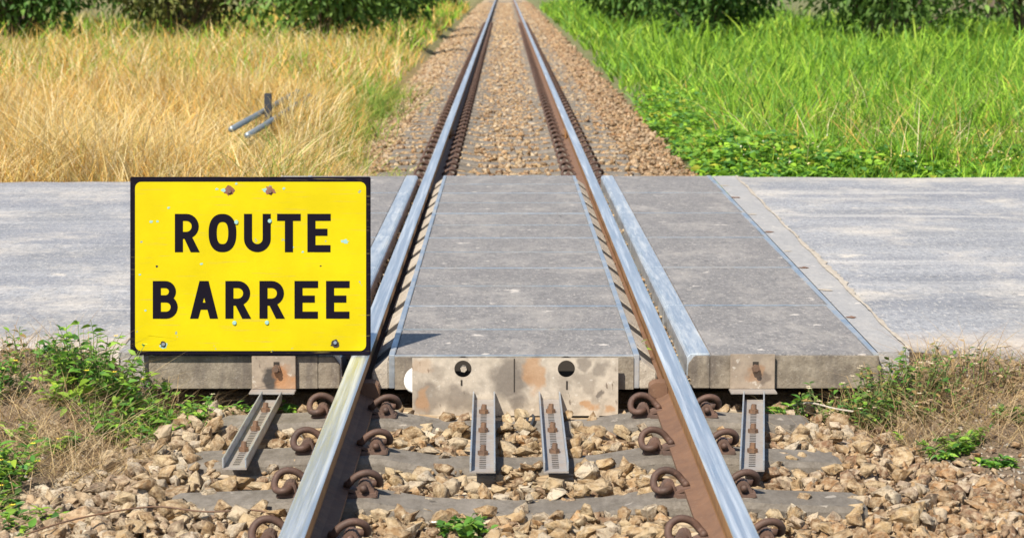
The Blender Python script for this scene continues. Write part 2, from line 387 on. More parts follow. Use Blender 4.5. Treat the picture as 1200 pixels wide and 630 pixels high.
# ------------------------------------------------------------------ road
def road_sheet(name, side, label):
    xs = np.concatenate([np.linspace(0, 3.2, 65), np.linspace(3.4, 14, 30), [30, 90]])
    nrow = 48
    V = []; n = len(xs)
    for j in range(nrow):
        t = j / (nrow - 1)
        for i, dx in enumerate(xs):
            # ragged near and far edges
            if side > 0:
                y0 = 8.10 + .05 * math.sin(dx * 3.1) + .03 * math.sin(dx * 11 + 1) + .02 * math.sin(dx * 29)
                y1 = 15.47 + .015 * math.sin(dx * 5)
            else:
                y0 = 8.22 + .09 * math.sin(dx * 2.3 + 1) + .045 * math.sin(dx * 9 + 2) + .025 * math.sin(dx * 31)
                y1 = 15.4 - .34 * min(1, max(0, (dx - .2) / 1.6)) + .04 * math.sin(dx * 4.7) + .02 * math.sin(dx * 17)
            y = y0 + (y1 - y0) * t
            x0 = strip_x(y) - .012
            z = -.003 + .004 * math.sin(y * 1.7 + dx) * (dx > .1) + .005 * math.sin(dx * 1.9 + y * .6) * min(1, dx)
            e = min(t, 1 - t) * (y1 - y0)
            z -= .035 * max(0, 1 - e / .12) ** 2 * min(1, dx * 3)
            V.append((side * (x0 + dx), y, z))
    idx = np.arange(nrow * n).reshape(nrow, n)
    q = np.stack([idx[:-1, :-1], idx[:-1, 1:], idx[1:, 1:], idx[1:, :-1]], -1).reshape(-1, 4)
    # skirt down into the verge along both edges
    V = np.array(V); sk = []
    for row in (0, nrow - 1):
        b = len(V); low = V[idx[row]].copy(); low[:, 2] = -.2; V = np.concatenate([V, low])
        k = np.arange(n - 1); sk.append(np.stack([idx[row][:-1], idx[row][1:], b + k + 1, b + k], -1))
    if side < 0: q = q[:, ::-1]
    me = np_mesh(name, V, [q] + sk, 'asphalt', None, True)
    return tag(link(name, me), kind='structure', label=label)
road_sheet('road_right', 1, 'worn pale grey asphalt road to the right of the rails')
road_sheet('road_left', -1, 'worn pale grey asphalt road behind the yellow sign')

# concrete strip and sandy joint on both sides of the panels
def strip(side):
    mb = MB(); n = 24
    for k in range(n):
        y0 = 8.12 + (15.43 - 8.12) * k / n; y1 = 8.12 + (15.43 - 8.12) * (k + 1) / n
        a, b, c, d = edge_x(y0) + .021, strip_x(y0) - .004, strip_x(y1) - .004, edge_x(y1) + .021
        ja = .012 * math.sin(y0 * 9) * 0; z = -.001
        q = [(side * a, y0, z), (side * b, y0, z), (side * c, y1, z), (side * d, y1, z)]
        mb.add(q if side > 0 else q[::-1], [(0, 1, 2, 3)])
    y0, y1 = 8.12, 15.43
    q = [(side * (edge_x(y0) + .021), y0, -.001), (side * (strip_x(y0) - .004), y0, -.001), (side * (strip_x(y0) - .004), y0, -.16), (side * (edge_x(y0) + .021), y0, -.16)]
    mb.add(q if side < 0 else q[::-1], [(0, 1, 2, 3)])
    o = mb.build('pavement_strip_right' if side > 0 else 'pavement_strip_left', 'strip')
    tag(o, kind='structure', label='narrow smooth concrete strip between crossing panels and %s asphalt' % ('right-hand' if side > 0 else 'left-hand'))
    # chips broken out of the strip edge
    if side > 0:
        for k, (y, sz) in enumerate(((8.95, .05), (9.75, .06), (10.5, .05), (11.15, .04), (12.0, .05), (12.9, .05), (13.9, .06), (14.7, .05))):
            m2 = MB(); x = edge_x(y) + .045; p = []
            for i in range(9):
                a = 2 * math.pi * i / 9; r = sz * random.uniform(.35, .8)
                p.append((x + r * .8 * math.cos(a), y + r * 1.1 * math.sin(a), .0012))
            m2.add(p, [tuple(range(9))]); m2.build('patch', 'ledge' if k % 2 else 'foot', o)
strip(1); strip(-1)
def sand_joint(side):
    V = []; Fq = []; n = 150
    for k in range(n + 1):
        y = 8.15 + 7.28 * k / n; x = strip_x(y) + .004 * math.sin(y * 7)
        wd = .004 + .007 * random.random() + .007 * max(0, math.sin(y * 1.3 + .4)) * (y < 11.5)
        V += [(side * (x - wd * .7), y, .0022), (side * x, y, .0034 + .001 * random.random()), (side * (x + wd * (.7 + 1.2 * random.random())), y, .0022)]
    for k in range(n):
        a = k * 3
        for j in (0, 1): Fq.append((a + j, a + j + 1, a + j + 4, a + j + 3) if side > 0 else (a + j + 3, a + j + 4, a + j + 1, a + j))
    o = link('sand_strip_right' if side > 0 else 'sand_strip_left', mesh('sand_strip', V, Fq, 'ledge', None, True))
    tag(o, kind='stuff', label='line of pale sand in the joint beside the %s concrete strip' % ('right' if side > 0 else 'left'))
sand_joint(1); sand_joint(-1)

# ------------------------------------------------------------------ ballast bed
def bed_z(x, y):
    ax = np.abs(x); y = np.asarray(y, float)
    return -.203 - .07 * sstep(1.05, 1.5, ax) + .012 * wob(x * 3, y * 3)
def make_bed():
    xs = np.linspace(-1.6, 1.6, 49); ys = np.concatenate([np.linspace(3, 9, 90), np.linspace(9.3, 40, 150), np.linspace(41, 170, 60)])
    X, Y = np.meshgrid(xs, ys); Z = bed_z(X, Y) - .0 * X
    Z = np.where(np.abs(X) > 1.55, Z - .1, Z)
    idx = np.arange(X.size).reshape(X.shape)
    q = np.stack([idx[:-1, :-1], idx[:-1, 1:], idx[1:, 1:], idx[1:, :-1]], -1).reshape(-1, 4)
    return tag(link('ballast_bed', np_mesh('ballast_bed', np.stack([X, Y, Z], -1).reshape(-1, 3), [q], 'ballast', None, True)), kind='structure', label='bed of broken tan ballast stone under the railway track')
BED = make_bed()

# ------------------------------------------------------------------ rails
def make_rail(side):
    xc = side * .53125
    prof = [(-.061, -.140), (.061, -.140), (.061, -.130), (.030, -.121), (.0085, -.108), (.0075, -.050), (.012, -.043), (.0310, -.036), (.0318, -.012)]
    top = [(.0312, -.0045), (.0285, -.0012), (.020, -.0002), (.010, .0002), (0, .0004)]
    right = prof + top
    # full outline counter-clockwise seen from -y
    outl = [p for p in right[1:]] + [(-x, z) for x, z in reversed(right[1:-1])]
    n = len(outl); ys = [2.5, 5, 7, 8, 9, 11, 13, 15.5, 18, 22, 30, 45, 80, 170]
    V = [(xc + x, y, z) for y in ys for x, z in outl]; Fq = []; fm = []
    for j in range(len(ys) - 1):
        for i in range(n):
            a, b = i, (i + 1) % n
            Fq.append((j * n + a, j * n + b, (j + 1) * n + b, (j + 1) * n + a))
            za, zb = outl[a][1], outl[b][1]
            fm.append(1 if min(za, zb) >= -.0046 else (2 if max(za, zb) < -.105 else 0))
    Fq.append(tuple(range(n))); fm.append(0)
    me = mesh('rail', V, Fq, ['rail', 'railtop', 'foot'], fm)
    sm = [m == 1 for m in fm]; me.polygons.foreach_set('use_smooth', sm); me.update()
    o = link('rail', me)
    tag(o, '%s steel rail with polished top and rusty sides running through the crossing' % ('right-hand' if side > 0 else 'left-hand'), 'rail', 'the two rails of the track')
    # stop block beside the rail where the panels begin
    mb = MB(); xi = side * .5; mb.prism([(-.001, -.128), (.062, -.128), (.062, -.085), (.045, -.073), (-.001, -.073)] if True else [], 7.9, 7.985)
    me = mb.mesh('stop_block', 'foot', .003)
    for v in me.vertices: v.co.x = side * (.522 - v.co.x)
    if side > 0: me.flip_normals()
    link('stop_block', me, o)
    # fishplate joint down the line
    for yj in (20.9,):
        fp = MB(); fp.box(-.016, 0, -.23, .23, -.115, -.048); fm_ = fp.mesh('fishplate', 'rail', .006)
        for v in fm_.vertices: v.co.x = side * (.513 + v.co.x * 1.0); v.co.y += yj
        f = link('fishplate', fm_, o)
        for k in range(4):
            b = MB(); b.cyl((side * .498, yj - .17 + .113 * k, -.082), (-side, 0, 0), .017, .022, 8); b.build('bolt', 'bolt', f)
    return o
RL = make_rail(-1); RR = make_rail(1)

# ------------------------------------------------------------------ sleepers with spring clips
SX = [-1.0, -.98, -.75, -.65, -.42, -.25, 0, .25, .42, .65, .75, .98, 1.0]
SZ = [-.172, -.165, -.157, -.150, -.150, -.178, -.186, -.178, -.150, -.150, -.157, -.165, -.172]
def sleeper_mesh():
    V = []; Fq = []
    for x, z in zip(SX, SZ):
        bw = .125 if abs(x) < .99 else .12; tw = .093 if abs(x) < .99 else .085
        V += [(x, -bw, z - .17), (x, -tw - .012, z - .016), (x, -tw, z), (x, tw, z), (x, tw + .012, z - .016), (x, bw, z - .17)]
    for i in range(len(SX) - 1):
        for k in range(5): Fq.append((i * 6 + k, i * 6 + 6 + k, i * 6 + 7 + k, i * 6 + 1 + k))
    n = len(SX) - 1
    Fq += [(0, 1, 2, 3, 4, 5), tuple(n * 6 + k for k in (5, 4, 3, 2, 1, 0))]
    return mesh('sleeper', V, Fq, 'sleeper')
def clip_mesh():
    # v: away from the rail, u: along the rail, w: up from the sleeper
    P = [(.050, -.052, .027), (.050, -.02, .027), (.050, .030, .027), (.053, .050, .026), (.066, .060, .024), (.083, .054, .022),
         (.096, .034, .027), (.099, .012, .043), (.090, -.006, .063), (.068, -.016, .075), (.042, -.022, .073), (.018, -.025, .059),
         (.004, -.024, .042), (-.005, -.016, .033), (-.008, .008, .031)]
    P = [(a * .87, b * .9, .027 + (c - .027) * .84 - .003) for a, b, c in P]
    V, Fc = tube(catmull(P, 3), .0103, 9)
    me = mesh('clip', V, Fc, 'clip'); me.polygons.foreach_set('use_smooth', [True] * len(me.polygons)); return me
def shoulder_mesh():
    mb = MB()
    a = [(.022, .004), (.074, .004), (.072, .014)]
    a += [(.0435 + .019 * math.cos(t), .024 + .019 * math.sin(t)) for t in [i * math.pi / 6 for i in range(0, 7)]]
    mb.prism(a, -.022, .030); mb.box(.018, .080, -.040, .040, -.004, .009)
    return mb.mesh('shoulder', 'iron', .003)
def pad_mesh():
    mb = MB(); mb.prism([(-.020, .0175), (.006, .0120), (.026, .006), (.026, .012), (.008, .021), (-.018, .0245)], -.032, .032)
    mb.box(-.026, .022, -.052, .052, -.003, .0085)
    return mb.mesh('insulator', 'iron')
ME_S, ME_C, ME_H, ME_I = sleeper_mesh(), clip_mesh(), shoulder_mesh(), pad_mesh()
SLEEPERS = [5.31, 5.91, 6.51, 7.11, 7.71]
FARS = [15.82 + .6 * i for i in range(0, 215)]
def add_sleeper(y, label, group, clips=True):
    e = empty('sleeper', (0, y, -.16)); tag(e, label, 'sleeper', group)
    def part(n, me, loc, rz):
        o = link(n, me, e); o.location = loc; o.rotation_euler = (0, 0, rz + random.uniform(-.03, .03)); return o
    b = link('beam', ME_S, e); b.location = (0, 0, .16)
    b.scale = (random.uniform(.975, 1.0), 1, 1)
    if not clips: return
    for side in (-1, 1):
        for d in (-1, 1):          # d: which side of the rail the clip sits on
            x = side * .53125 + d * .061; rz = 0 if d > 0 else math.pi
            h = part('shoulder', ME_H, (x, 0, .0112), rz); part('insulator', ME_I, (x, 0, .0112), rz)
            c = part('clip', ME_C, (x, 0, .0112 + .0005), rz)
names = ['sleeper half cut off by the bottom edge of the picture', 'worn concrete sleeper nearest the camera, weathered and bowed across the track', 'concrete sleeper halfway between the nearest one and the end plate', 'concrete sleeper directly below the stained end plate']
for y, nm in zip(SLEEPERS[1:], names): add_sleeper(y, nm, 'sleepers in front of the road')
for i, y in enumerate(FARS):
    if i < 20: lab = '%s concrete sleeper beyond the far edge of the road' % ORD[i]
    elif i < 45: lab = 'thin grey sleeper in the middle distance of the track beyond the crossing'
    else: lab = 'distant grey sleeper far down the track, hardly visible'
    add_sleeper(y, lab, 'sleepers beyond the road' if i < 20 else ('sleepers in the middle distance' if i < 45 else 'far sleepers'), i < 95)

# ------------------------------------------------------------------ crossing panels
def centre_panel(k):
    y0 = ROAD0 + PAN * k; y1 = y0 + PAN; e = empty('crossing_panel', (0, y0, -.12))
    nm = 'nearest' if k == 0 else ('farthest' if k == 11 else '%s' % ORD[k])
    tag(e, 'grey concrete crossing panel between the rails, %s' % ('nearest to the camera' if k == 0 else 'at the far edge of the road' if k == 11 else ORD[k] + ' from the camera'), 'crossing panel', 'concrete panels between the rails')
    g = .0025; L = PAN
    mb = MB(); mb.box(-.4125, .4125, .015, L - .015, .0, .1165 + random.uniform(-.001, .0015)); mb.build('slab', 'slab', e, .004)
    if k == 0:
        mb = MB(); mb.box(-.4125, .4125, -.004, g - .0005, .0, .1135); mb.build('end_face', 'face', e)
    for s in (-1, 1):
        mb = MB(); a, b = s * .413, s * .433
        mb.box(min(a, b), max(a, b), g, L - g, .002, .1205); mb.build('edge_strip', 'edge', e, .002)
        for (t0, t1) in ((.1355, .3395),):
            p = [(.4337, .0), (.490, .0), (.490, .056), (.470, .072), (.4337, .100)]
            m2 = MB(); m2.prism(p if s > 0 else [(-x, z) for x, z in reversed(p)], t0, t1); m2.build('slot_shade', 'slot', e)  # dark block just below the ledges, its colour stands for shade in open slots
        for (t0, t1) in ((.002, .135), (.34, L - .003)):
            p = [(.4335, .0), (.492, .0), (.492, .060), (.470, .076), (.4335, .104)]
            m2 = MB(); m2.prism(p if s > 0 else [(-x, z) for x, z in reversed(p)], t0, t1); m2.build('ledge', 'ledge', e, .004)
    zz = .1185 if k % 2 == 0 else .1190
    ja, jb = (.013, .004) if k % 2 == 0 else (.004, .013)
    for (t0, t1) in ((g, ja), (L - jb, L - g)):
        mb = MB(); mb.box(-.4125, .4125, t0, t1, .01, zz); mb.build('joint_strip', 'edge', e)
for k in range(12): centre_panel(k)
def side_panel(k, s):
    L = PAN * 2; y0 = ROAD0 + .01 + L * k; e = empty('crossing_panel', (0, y0, -.12))
    tag(e, 'grey concrete crossing panel outside the %s rail, %s' % ('right' if s > 0 else 'left', 'nearest to the camera' if k == 0 else 'at the far edge of the road' if k == 5 else ORD[k] + ' from the camera'),
        'crossing panel', 'concrete panels outside the rails')
    g = .003; xa, xb = edge_x(y0), edge_x(y0 + L)
    def slabq(name, x0, x1a, x1b, ya, yb, z0, z1, mat, bev=0):
        mb = MB(); q = [(x0, ya), (x1a, ya), (x1b, yb), (x0, yb)]
        v = [(s * x, y, z0) for x, y in q] + [(s * x, y, z1) for x, y in q]
        f = [(0, 3, 2, 1), (4, 5, 6, 7), (0, 1, 5, 4), (1, 2, 6, 5), (2, 3, 7, 6), (3, 0, 4, 7)]
        mb.add(v, f if s > 0 else [tuple(reversed(q)) for q in f]); return mb.build(name, mat, e, bev)
    slabq('slab', .679, xa - .002, xb - .002, .010 if k == 0 else .018, L - .010, .0, .1175, 'slab', .004)
    if k == 0: slabq('end_face', .679, xa + .018, xa + .018, -.002, .0095, .0, .1145, 'face', .002)
    # band: chamfered on the rail side
    p = [(.597, .0), (.678, .0), (.678, .1205), (.612, .1205), (.600, .108)]
    ya = .02 if k == 0 else g
    mb = MB(); mb.prism(p if s > 0 else [(-x, z) for x, z in reversed(p)], ya, L - g)
    me = mb.mesh('edge_band', ['band', 'ledge'], .003)
    link('edge_band', me, e)
    if k == 0:   # rounded-off concrete nose in front of the band
        mb = MB(); pn = [(.601, .0), (.678, .0), (.678, .113), (.625, .113), (.604, .085)]
        mb.prism(pn if s > 0 else [(-x, z) for x, z in reversed(pn)], -.002, .0195); mb.build('nose', 'face', e, .003)
    slabq('edge_strip', xa - .001, xa + .018, xb + .018, g, L - g, .0, .1205, 'edge', .002)
    if k > 0: slabq('joint_strip', .68, xa - .003, xa - .003, g, .016, .01, .1190, 'edge')
for k in range(6): side_panel(k, 1); side_panel(k, -1)

# ------------------------------------------------------------------ end plate with two channels
def channel(parent, x0, x1, y0, y1, dx=0., wall=.028, nb=3, tilt=0.):
    """steel channel from y1 (at the panel) to y0 (towards the camera); dx: sideways offset of the near end"""
    zb = -.150; c = (x0 + x1) / 2; wd = (x1 - x0) / 2
    def at(lx, y, z):
        t = (y1 - y) / (y1 - y0); return (c + lx + dx * t, y, z + tilt * t)
    def bar(lx0, lx1, z0, z1, ya=y0, yb=y1):
        mb = MB(); v = [at(lx0, ya, z0), at(lx1, ya, z0), at(lx1, yb, z0), at(lx0, yb, z0), at(lx0, ya, z1), at(lx1, ya, z1), at(lx1, yb, z1), at(lx0, yb, z1)]
        mb.add(v, [(0, 3, 2, 1), (4, 5, 6, 7), (0, 1, 5, 4), (1, 2, 6, 5), (2, 3, 7, 6), (3, 0, 4, 7)]); return mb
    ch = bar(-wd, wd, zb, zb + .005).build('channel', 'channel', parent)
    for s in (-1, 1):
        a, b = (-wd, -wd + .005) if s < 0 else (wd - .005, wd)
        bar(a, b, zb + .0052, zb + .005 + wall).build('flange', 'chedge', ch, .001)
    sl = MB(); y = y0 + .045
    while y < y1 - .12:
        v = [at(-.010, y, zb + .0056), at(.010, y, zb + .0056), at(.010, y + .011, zb + .0056), at(-.010, y + .011, zb + .0056)]
        sl.add(v, [(0, 1, 2, 3)]); y += .027
    tag(sl.build('slot_row', 'slot', ch), kind='stuff')
    for k in range(nb):
        yb = y0 + (y1 - y0) * ((.22, .50, .80)[k] + random.uniform(-.02, .02)); p = at(0, yb, zb + .005)
        b = MB(); b.cyl(p, (0, 0, 1), .0165, .012, 6); b.cyl((p[0], p[1], p[2] + .012), (.1, .05, 1), .010, .018, 9, r2=.008)
        b.build('bolt', 'bolt', ch)
    return ch
def end_plate():
    e = empty('end_plate', (0, 0, 0)); tag(e, 'large stained steel end plate with two bolt holes bolted below the middle panels', 'end plate')
    x0, x1, z0, z1 = -.350, .357, -.203, -.003; yf, yb = 7.995, 8.003
    mb = MB(); n = 40
    for (cx0, cx1, hx) in ((x0, .0, -.176), (.0, x1, .179)):
        hz, hr = -.040, .0295
        angs = set(2 * math.pi * i / n for i in range(n))
        for qx in (cx0, cx1):
            for qz in (z0, z1): angs.add(math.atan2(qz - hz, qx - hx) % (2 * math.pi))
        angs = sorted(angs); ring = []; out = []
        for a in angs:
            ca, sa = math.cos(a), math.sin(a)
            t = min([((cx1 if ca > 0 else cx0) - hx) / ca if abs(ca) > 1e-9 else 9, ((z1 if sa > 0 else z0) - hz) / sa if abs(sa) > 1e-9 else 9])
            ring.append((hx + hr * ca, hz + hr * sa)); out.append((hx + t * ca, hz + t * sa))
        N_ = len(angs)
        v = [(x, yf, z) for x, z in out] + [(x, yf, z) for x, z in ring] + [(x, yb, z) for x, z in ring] + [(x, yb, z) for x, z in out]
        f = []
        for i in range(N_):
            j = (i + 1) % N_
            f += [(i, j, N_ + j, N_ + i)[::1], (N_ + i, N_ + j, 2 * N_ + j, 2 * N_ + i), (2 * N_ + i, 2 * N_ + j, 3 * N_ + j, 3 * N_ + i)]
            if not (abs(out[i][0]) < 1e-6 and abs(out[j][0]) < 1e-6): f.append((3 * N_ + i, 3 * N_ + j, j, i))
        mb.add(v, f)
    mb.build('plate', 'plate', e)
    m = MB(); m.box(-.0018, .0022, 7.9938, 7.9948, -.120, -.004); m.build('seam', 'slot', e)
    for sx, zt, zb2 in ((-.181, -.078, -.098), (.181, -.082, -.112)):
        m = MB(); m.box(sx - .003, sx + .003, 7.9937, 7.9948, zb2, zt); m.build('slit', 'slot', e)
    b = MB(); b.cyl((-.174, 8.03, -.043), (0, -1, 0), .0115, .024, 6); b.build('bolt', 'ledge', e)
    # dark discs painting the shade inside the plate holes
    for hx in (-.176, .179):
        m = MB(); m.cyl((hx, 8.046, -.04), (0, -1, 0), .036, .006, 20); m.build('hole_shade', 'slot', e)
    channel(e, -.142, -.066, 6.80, 7.99, dx=.006); channel(e, .084, .158, 6.80, 7.99, dx=-.003)
end_plate()
p = MB(); p.cyl((-.335, 8.006, -.085), (0, 1, 0), .045, .038, 28); o = p.build('pipe_cap', 'pvc', None, .004)
tag(o, 'white round plastic pipe cap peeping out beside the stained end plate', 'pipe cap')

def bracket(x0, x1, label, chx, dx, ynear, ztop=-.002):
    e = empty('end_bracket', (0, 0, 0)); tag(e, label, 'bracket', 'brackets holding the outer panels')
    mb = MB(); mb.box(x0, x1, 8.036, 8.045, -.117, ztop); pl = mb.build('plate', 'bracket', e, .0015)
    mb = MB(); mb.box(x0 - .004, x1 + .001, 7.965, 8.046, -.124, -.1175); mb.build('ledge_plate', 'channel', e, .0015)
    c = (x0 + x1) / 2 + .01
    m = MB(); m.box(c - .010, c + .010, 8.0345, 8.0358, -.058, -.022); m.build('slot', 'slot', pl)
    b = MB(); b.cyl((c, 8.034, -.045), (0, -1, 0), .015, .013, 6); b.cyl((c, 8.021, -.045), (0, -1, 0), .009, .010, 10); b.build('bolt', 'bolt', pl)
    channel(e, chx[0], chx[1], ynear, 7.985, dx, .030)
bracket(-.905, -.754, 'rusty angle bracket with slanting steel channel below the yellow sign', (-.868, -.796), 0, 6.85)
bracket(.746, .900, 'stained angle bracket with steel channel outside the right rail', (.786, .860), -.128, 6.82, .004)

# ------------------------------------------------------------------ stones
def join(parts):
    V, Fs, C = [], [], []; off = 0
    for v, f, c in parts:
        V.append(v); C.append(c); Fs += [x + off for x in f]; off += len(v)
    return np.concatenate(V), Fs, np.concatenate(C)
def stone_shape(k, n=11, bev=True):
    r = random.Random(100 + k); bm = bmesh.new()
    ax = (1.08, r.uniform(.6, .95), r.uniform(.45, .78))
    for i in range(n):
        v = Vector((r.gauss(0, 1), r.gauss(0, 1), r.gauss(0, 1))).normalized() * r.uniform(.82, 1.08)
        bm.verts.new((v.x * ax[0], v.y * ax[1], v.z * ax[2]))
    res = bmesh.ops.convex_hull(bm, input=bm.verts[:])
    bmesh.ops.delete(bm, geom=[g for g in res['geom_interior'] if isinstance(g, bmesh.types.BMVert)], context='VERTS')
    bmesh.ops.dissolve_limit(bm, angle_limit=R(9), verts=bm.verts[:], edges=bm.edges[:])
    if bev:
        bmesh.ops.bevel(bm, geom=bm.edges[:], offset=.022, segments=1, affect='EDGES', clamp_overlap=True)
    bmesh.ops.triangulate(bm, faces=bm.faces[:])
    if bev:
        bmesh.ops.subdivide_edges(bm, edges=[e for e in bm.edges if e.calc_length() > .42], cuts=1, use_grid_fill=True)
        bmesh.ops.triangulate(bm, faces=bm.faces[:])
        for v in bm.verts: v.co *= 1 + r.uniform(-.085, .075)
    bmesh.ops.recalc_face_normals(bm, faces=bm.faces[:])
    V = np.array([v.co[:] for v in bm.verts]); Fc = np.array([[v.index for v in f.verts] for f in bm.faces]); bm.verts.index_update()
    bm.verts.ensure_lookup_table()
    Fc = np.array([[v.index for v in f.verts] for f in bm.faces]); bm.free(); return V, Fc
SH_N = [stone_shape(k) for k in range(14)]
SH_F = [stone_shape(k, 9, False) for k in range(8)]
PAL = np.array([[.20, .12, .06], [.36, .235, .12], [.45, .315, .165], [.32, .205, .105], [.52, .40, .24], [.40, .335, .26], [.56, .49, .38], [.22, .135, .08], [.43, .26, .125], [.27, .175, .11]])
def rand_rot(n):
    """any heading, lying roughly on the flat side"""
    yw = rng.uniform(0, 6.283, n); tx = rng.normal(0, .38, n); ty = rng.normal(0, .38, n); z = np.zeros(n); o = np.ones(n)
    def st(r): return np.stack([np.stack(q, -1) for q in r], 1)
    A = st([[np.cos(yw), -np.sin(yw), z], [np.sin(yw), np.cos(yw), z], [z, z, o]])
    B = st([[o, z, z], [z, np.cos(tx), -np.sin(tx)], [z, np.sin(tx), np.cos(tx)]])
    C = st([[np.cos(ty), z, np.sin(ty)], [z, o, z], [-np.sin(ty), z, np.cos(ty)]])
    return np.einsum('nij,njk,nkl->nil', B, C, A)
def place_stones(P, rad, shapes, col):
    Vs, Fs, Cs = [], [], []; off = 0
    Rm = rand_rot(len(P)); sh = rng.integers(0, len(shapes), len(P))
    for s, (V, Fc) in enumerate(shapes):
        i = np.nonzero(sh == s)[0]
        if not len(i): continue
        W = np.einsum('nij,vj->nvi', Rm[i], V) * rad[i][:, None, None] + P[i][:, None, :]
        Vs.append(W.reshape(-1, 3)); Cs.append(np.repeat(col[i], len(V), 0))
        Fs.append((Fc[None] + (np.arange(len(i)) * len(V))[:, None, None] + off).reshape(-1, 3)); off += len(i) * len(V)
    return np.concatenate(Vs), [np.concatenate(Fs)], np.concatenate(Cs)
def blocked(x, y, near):
    b = np.abs(np.abs(x) - .531) < .10
    ys = np.array(SLEEPERS if near else FARS); d = np.min(np.abs(y[:, None] - ys[None, :]), 1)
    cover = (np.abs(x) > .8) & (wob(x * 4, y * 4) > -.05)
    b |= (d < np.where(np.abs(x) < .42, .070 if near else .080, .078 if near else .076) + (.026 if near else .012) * wob(x * 9, y * 9)) & (np.abs(x) < 1.0) & ~cover
    if near:
        b |= (y > 6.74) & (((x > -.16) & (x < -.045)) | ((x > .066) & (x < .176)))
        b |= (y > 6.80) & (x > -.89) & (x < -.775)
        t = (7.985 - y) / 1.165; cx = .823 - .128 * t
        b |= (y > 6.77) & (np.abs(x - cx) < .058)
        b |= (y > 7.80) & (np.abs(x) < .40) & (wob(x * 6, y * 6) < .55)
        b |= (y > 7.93) & (np.abs(x) < .42)
    return b
def stone_colour(n, x):
    c = PAL[rng.integers(0, len(PAL), n)] * rng.uniform(.8, 1.18, (n, 1))
    return c
def scatter(x0, x1, y0, y1, sp, near):
    nx, ny = int((x1 - x0) / sp), int((y1 - y0) / sp)
    gx, gy = np.meshgrid(np.arange(nx), np.arange(ny)); gx = gx + .5 * (gy % 2)
    x = x0 + (gx + rng.uniform(-.42, .42, gx.shape)) * sp; y = y0 + (gy + rng.uniform(-.42, .42, gx.shape)) * sp
    return x.ravel(), y.ravel()
# near field
def near_stones():
    allP, allr = [], []
    for sp, dz, rlo, rhi in ((.048, .004, .023, .035), (.070, .022, .026, .044), (.120, .036, .029, .049), (.035, .012, .008, .015)):
        x, y = scatter(-1.75, 1.75, 5.35, 8.16, sp, True)
        lim_l = -1.02 - .40 * np.clip((8.1 - y) / 1.3, 0, 1.6) + .07 * wob(x * 3, y * 3)
        lim_r = 1.04 + .50 * np.clip((7.9 - y) / 1.2, 0, 1.4) + .09 * wob(x * 3 + 2, y * 3)
        keep = (x > lim_l) & (x < lim_r) & ~blocked(x, y, True) & ~((y > 8.02) & (np.abs(x) < .62))
        keep &= rng.uniform(size=len(x)) < (.94 if .04 < sp < .05 else .5 if sp < .04 else .78 if sp < .1 else .55)
        x, y = x[keep], y[keep]; r = rng.uniform(rlo, rhi, len(x)); r *= np.where(rng.uniform(size=len(x)) < .12, 1.25, 1)
        under = (y > 7.95)
        z = bed_z(x, y) + dz + rng.uniform(-.006, .008, len(x)) - .03 * under
        z = np.maximum(z, ground_z(x, y) + .004)
        allP.append(np.stack([x, y, z], -1)); allr.append(r)
    # loose single stones strewn out on the verge
    n = 90; x = np.where(rng.uniform(size=n) < .35, rng.uniform(-1.75, -1.35, n), rng.uniform(1.3, 1.9, n)); y = rng.uniform(6.3, 7.9, n)
    allP.append(np.stack([x, y, ground_z(x, y) + .008], -1)); allr.append(rng.uniform(.012, .03, n))
    P = np.concatenate(allP); r = np.concatenate(allr)
    # the 300 that show largest become single parts
    score = []
    for p, rr in zip(P, r):
        X, Y, Z = proj(p); ok = -5 < X < 1205 and 300 < Y < 640 and p[1] < 7.9
        score.append((rr / Z + (p[2] + .213) * .004 / .03) if ok else -1)
    order = np.argsort(-np.array(score)); top = order[:300]; rest = order[300:]
    for k, (V, Fc) in enumerate(SH_N):
        pass
    base = [np_mesh('stone', V, [Fc], 'stone') for V, Fc in SH_N]
    for i in top:
        o = link('stone', base[random.randrange(len(base))], BED); o.location = P[i]; s = float(r[i]); o.scale = (s, s, s)
        o.rotation_euler = (random.gauss(0, .38), random.gauss(0, .38), random.uniform(0, 6.28))
    col = stone_colour(len(rest), P[rest][:, 0])
    outl = (P[rest][:, 0] < -.75)[:, None]; outr = (P[rest][:, 0] > .75)[:, None]
    col = np.where(outl, col * .75 + np.array([.46, .40, .32]) * .27, col); col = np.where(outr, col * np.array([.92, .84, .80]), col)
    small = r[rest] < .016
    V, Fc, c = join([place_stones(P[rest][~small], r[rest][~small], SH_N, col[~small]), place_stones(P[rest][small], r[rest][small], SH_F, col[small])])
    tag(link('loose_stones', np_mesh('loose_stones', V, Fc, 'stones', c), BED), kind='stuff')
near_stones()
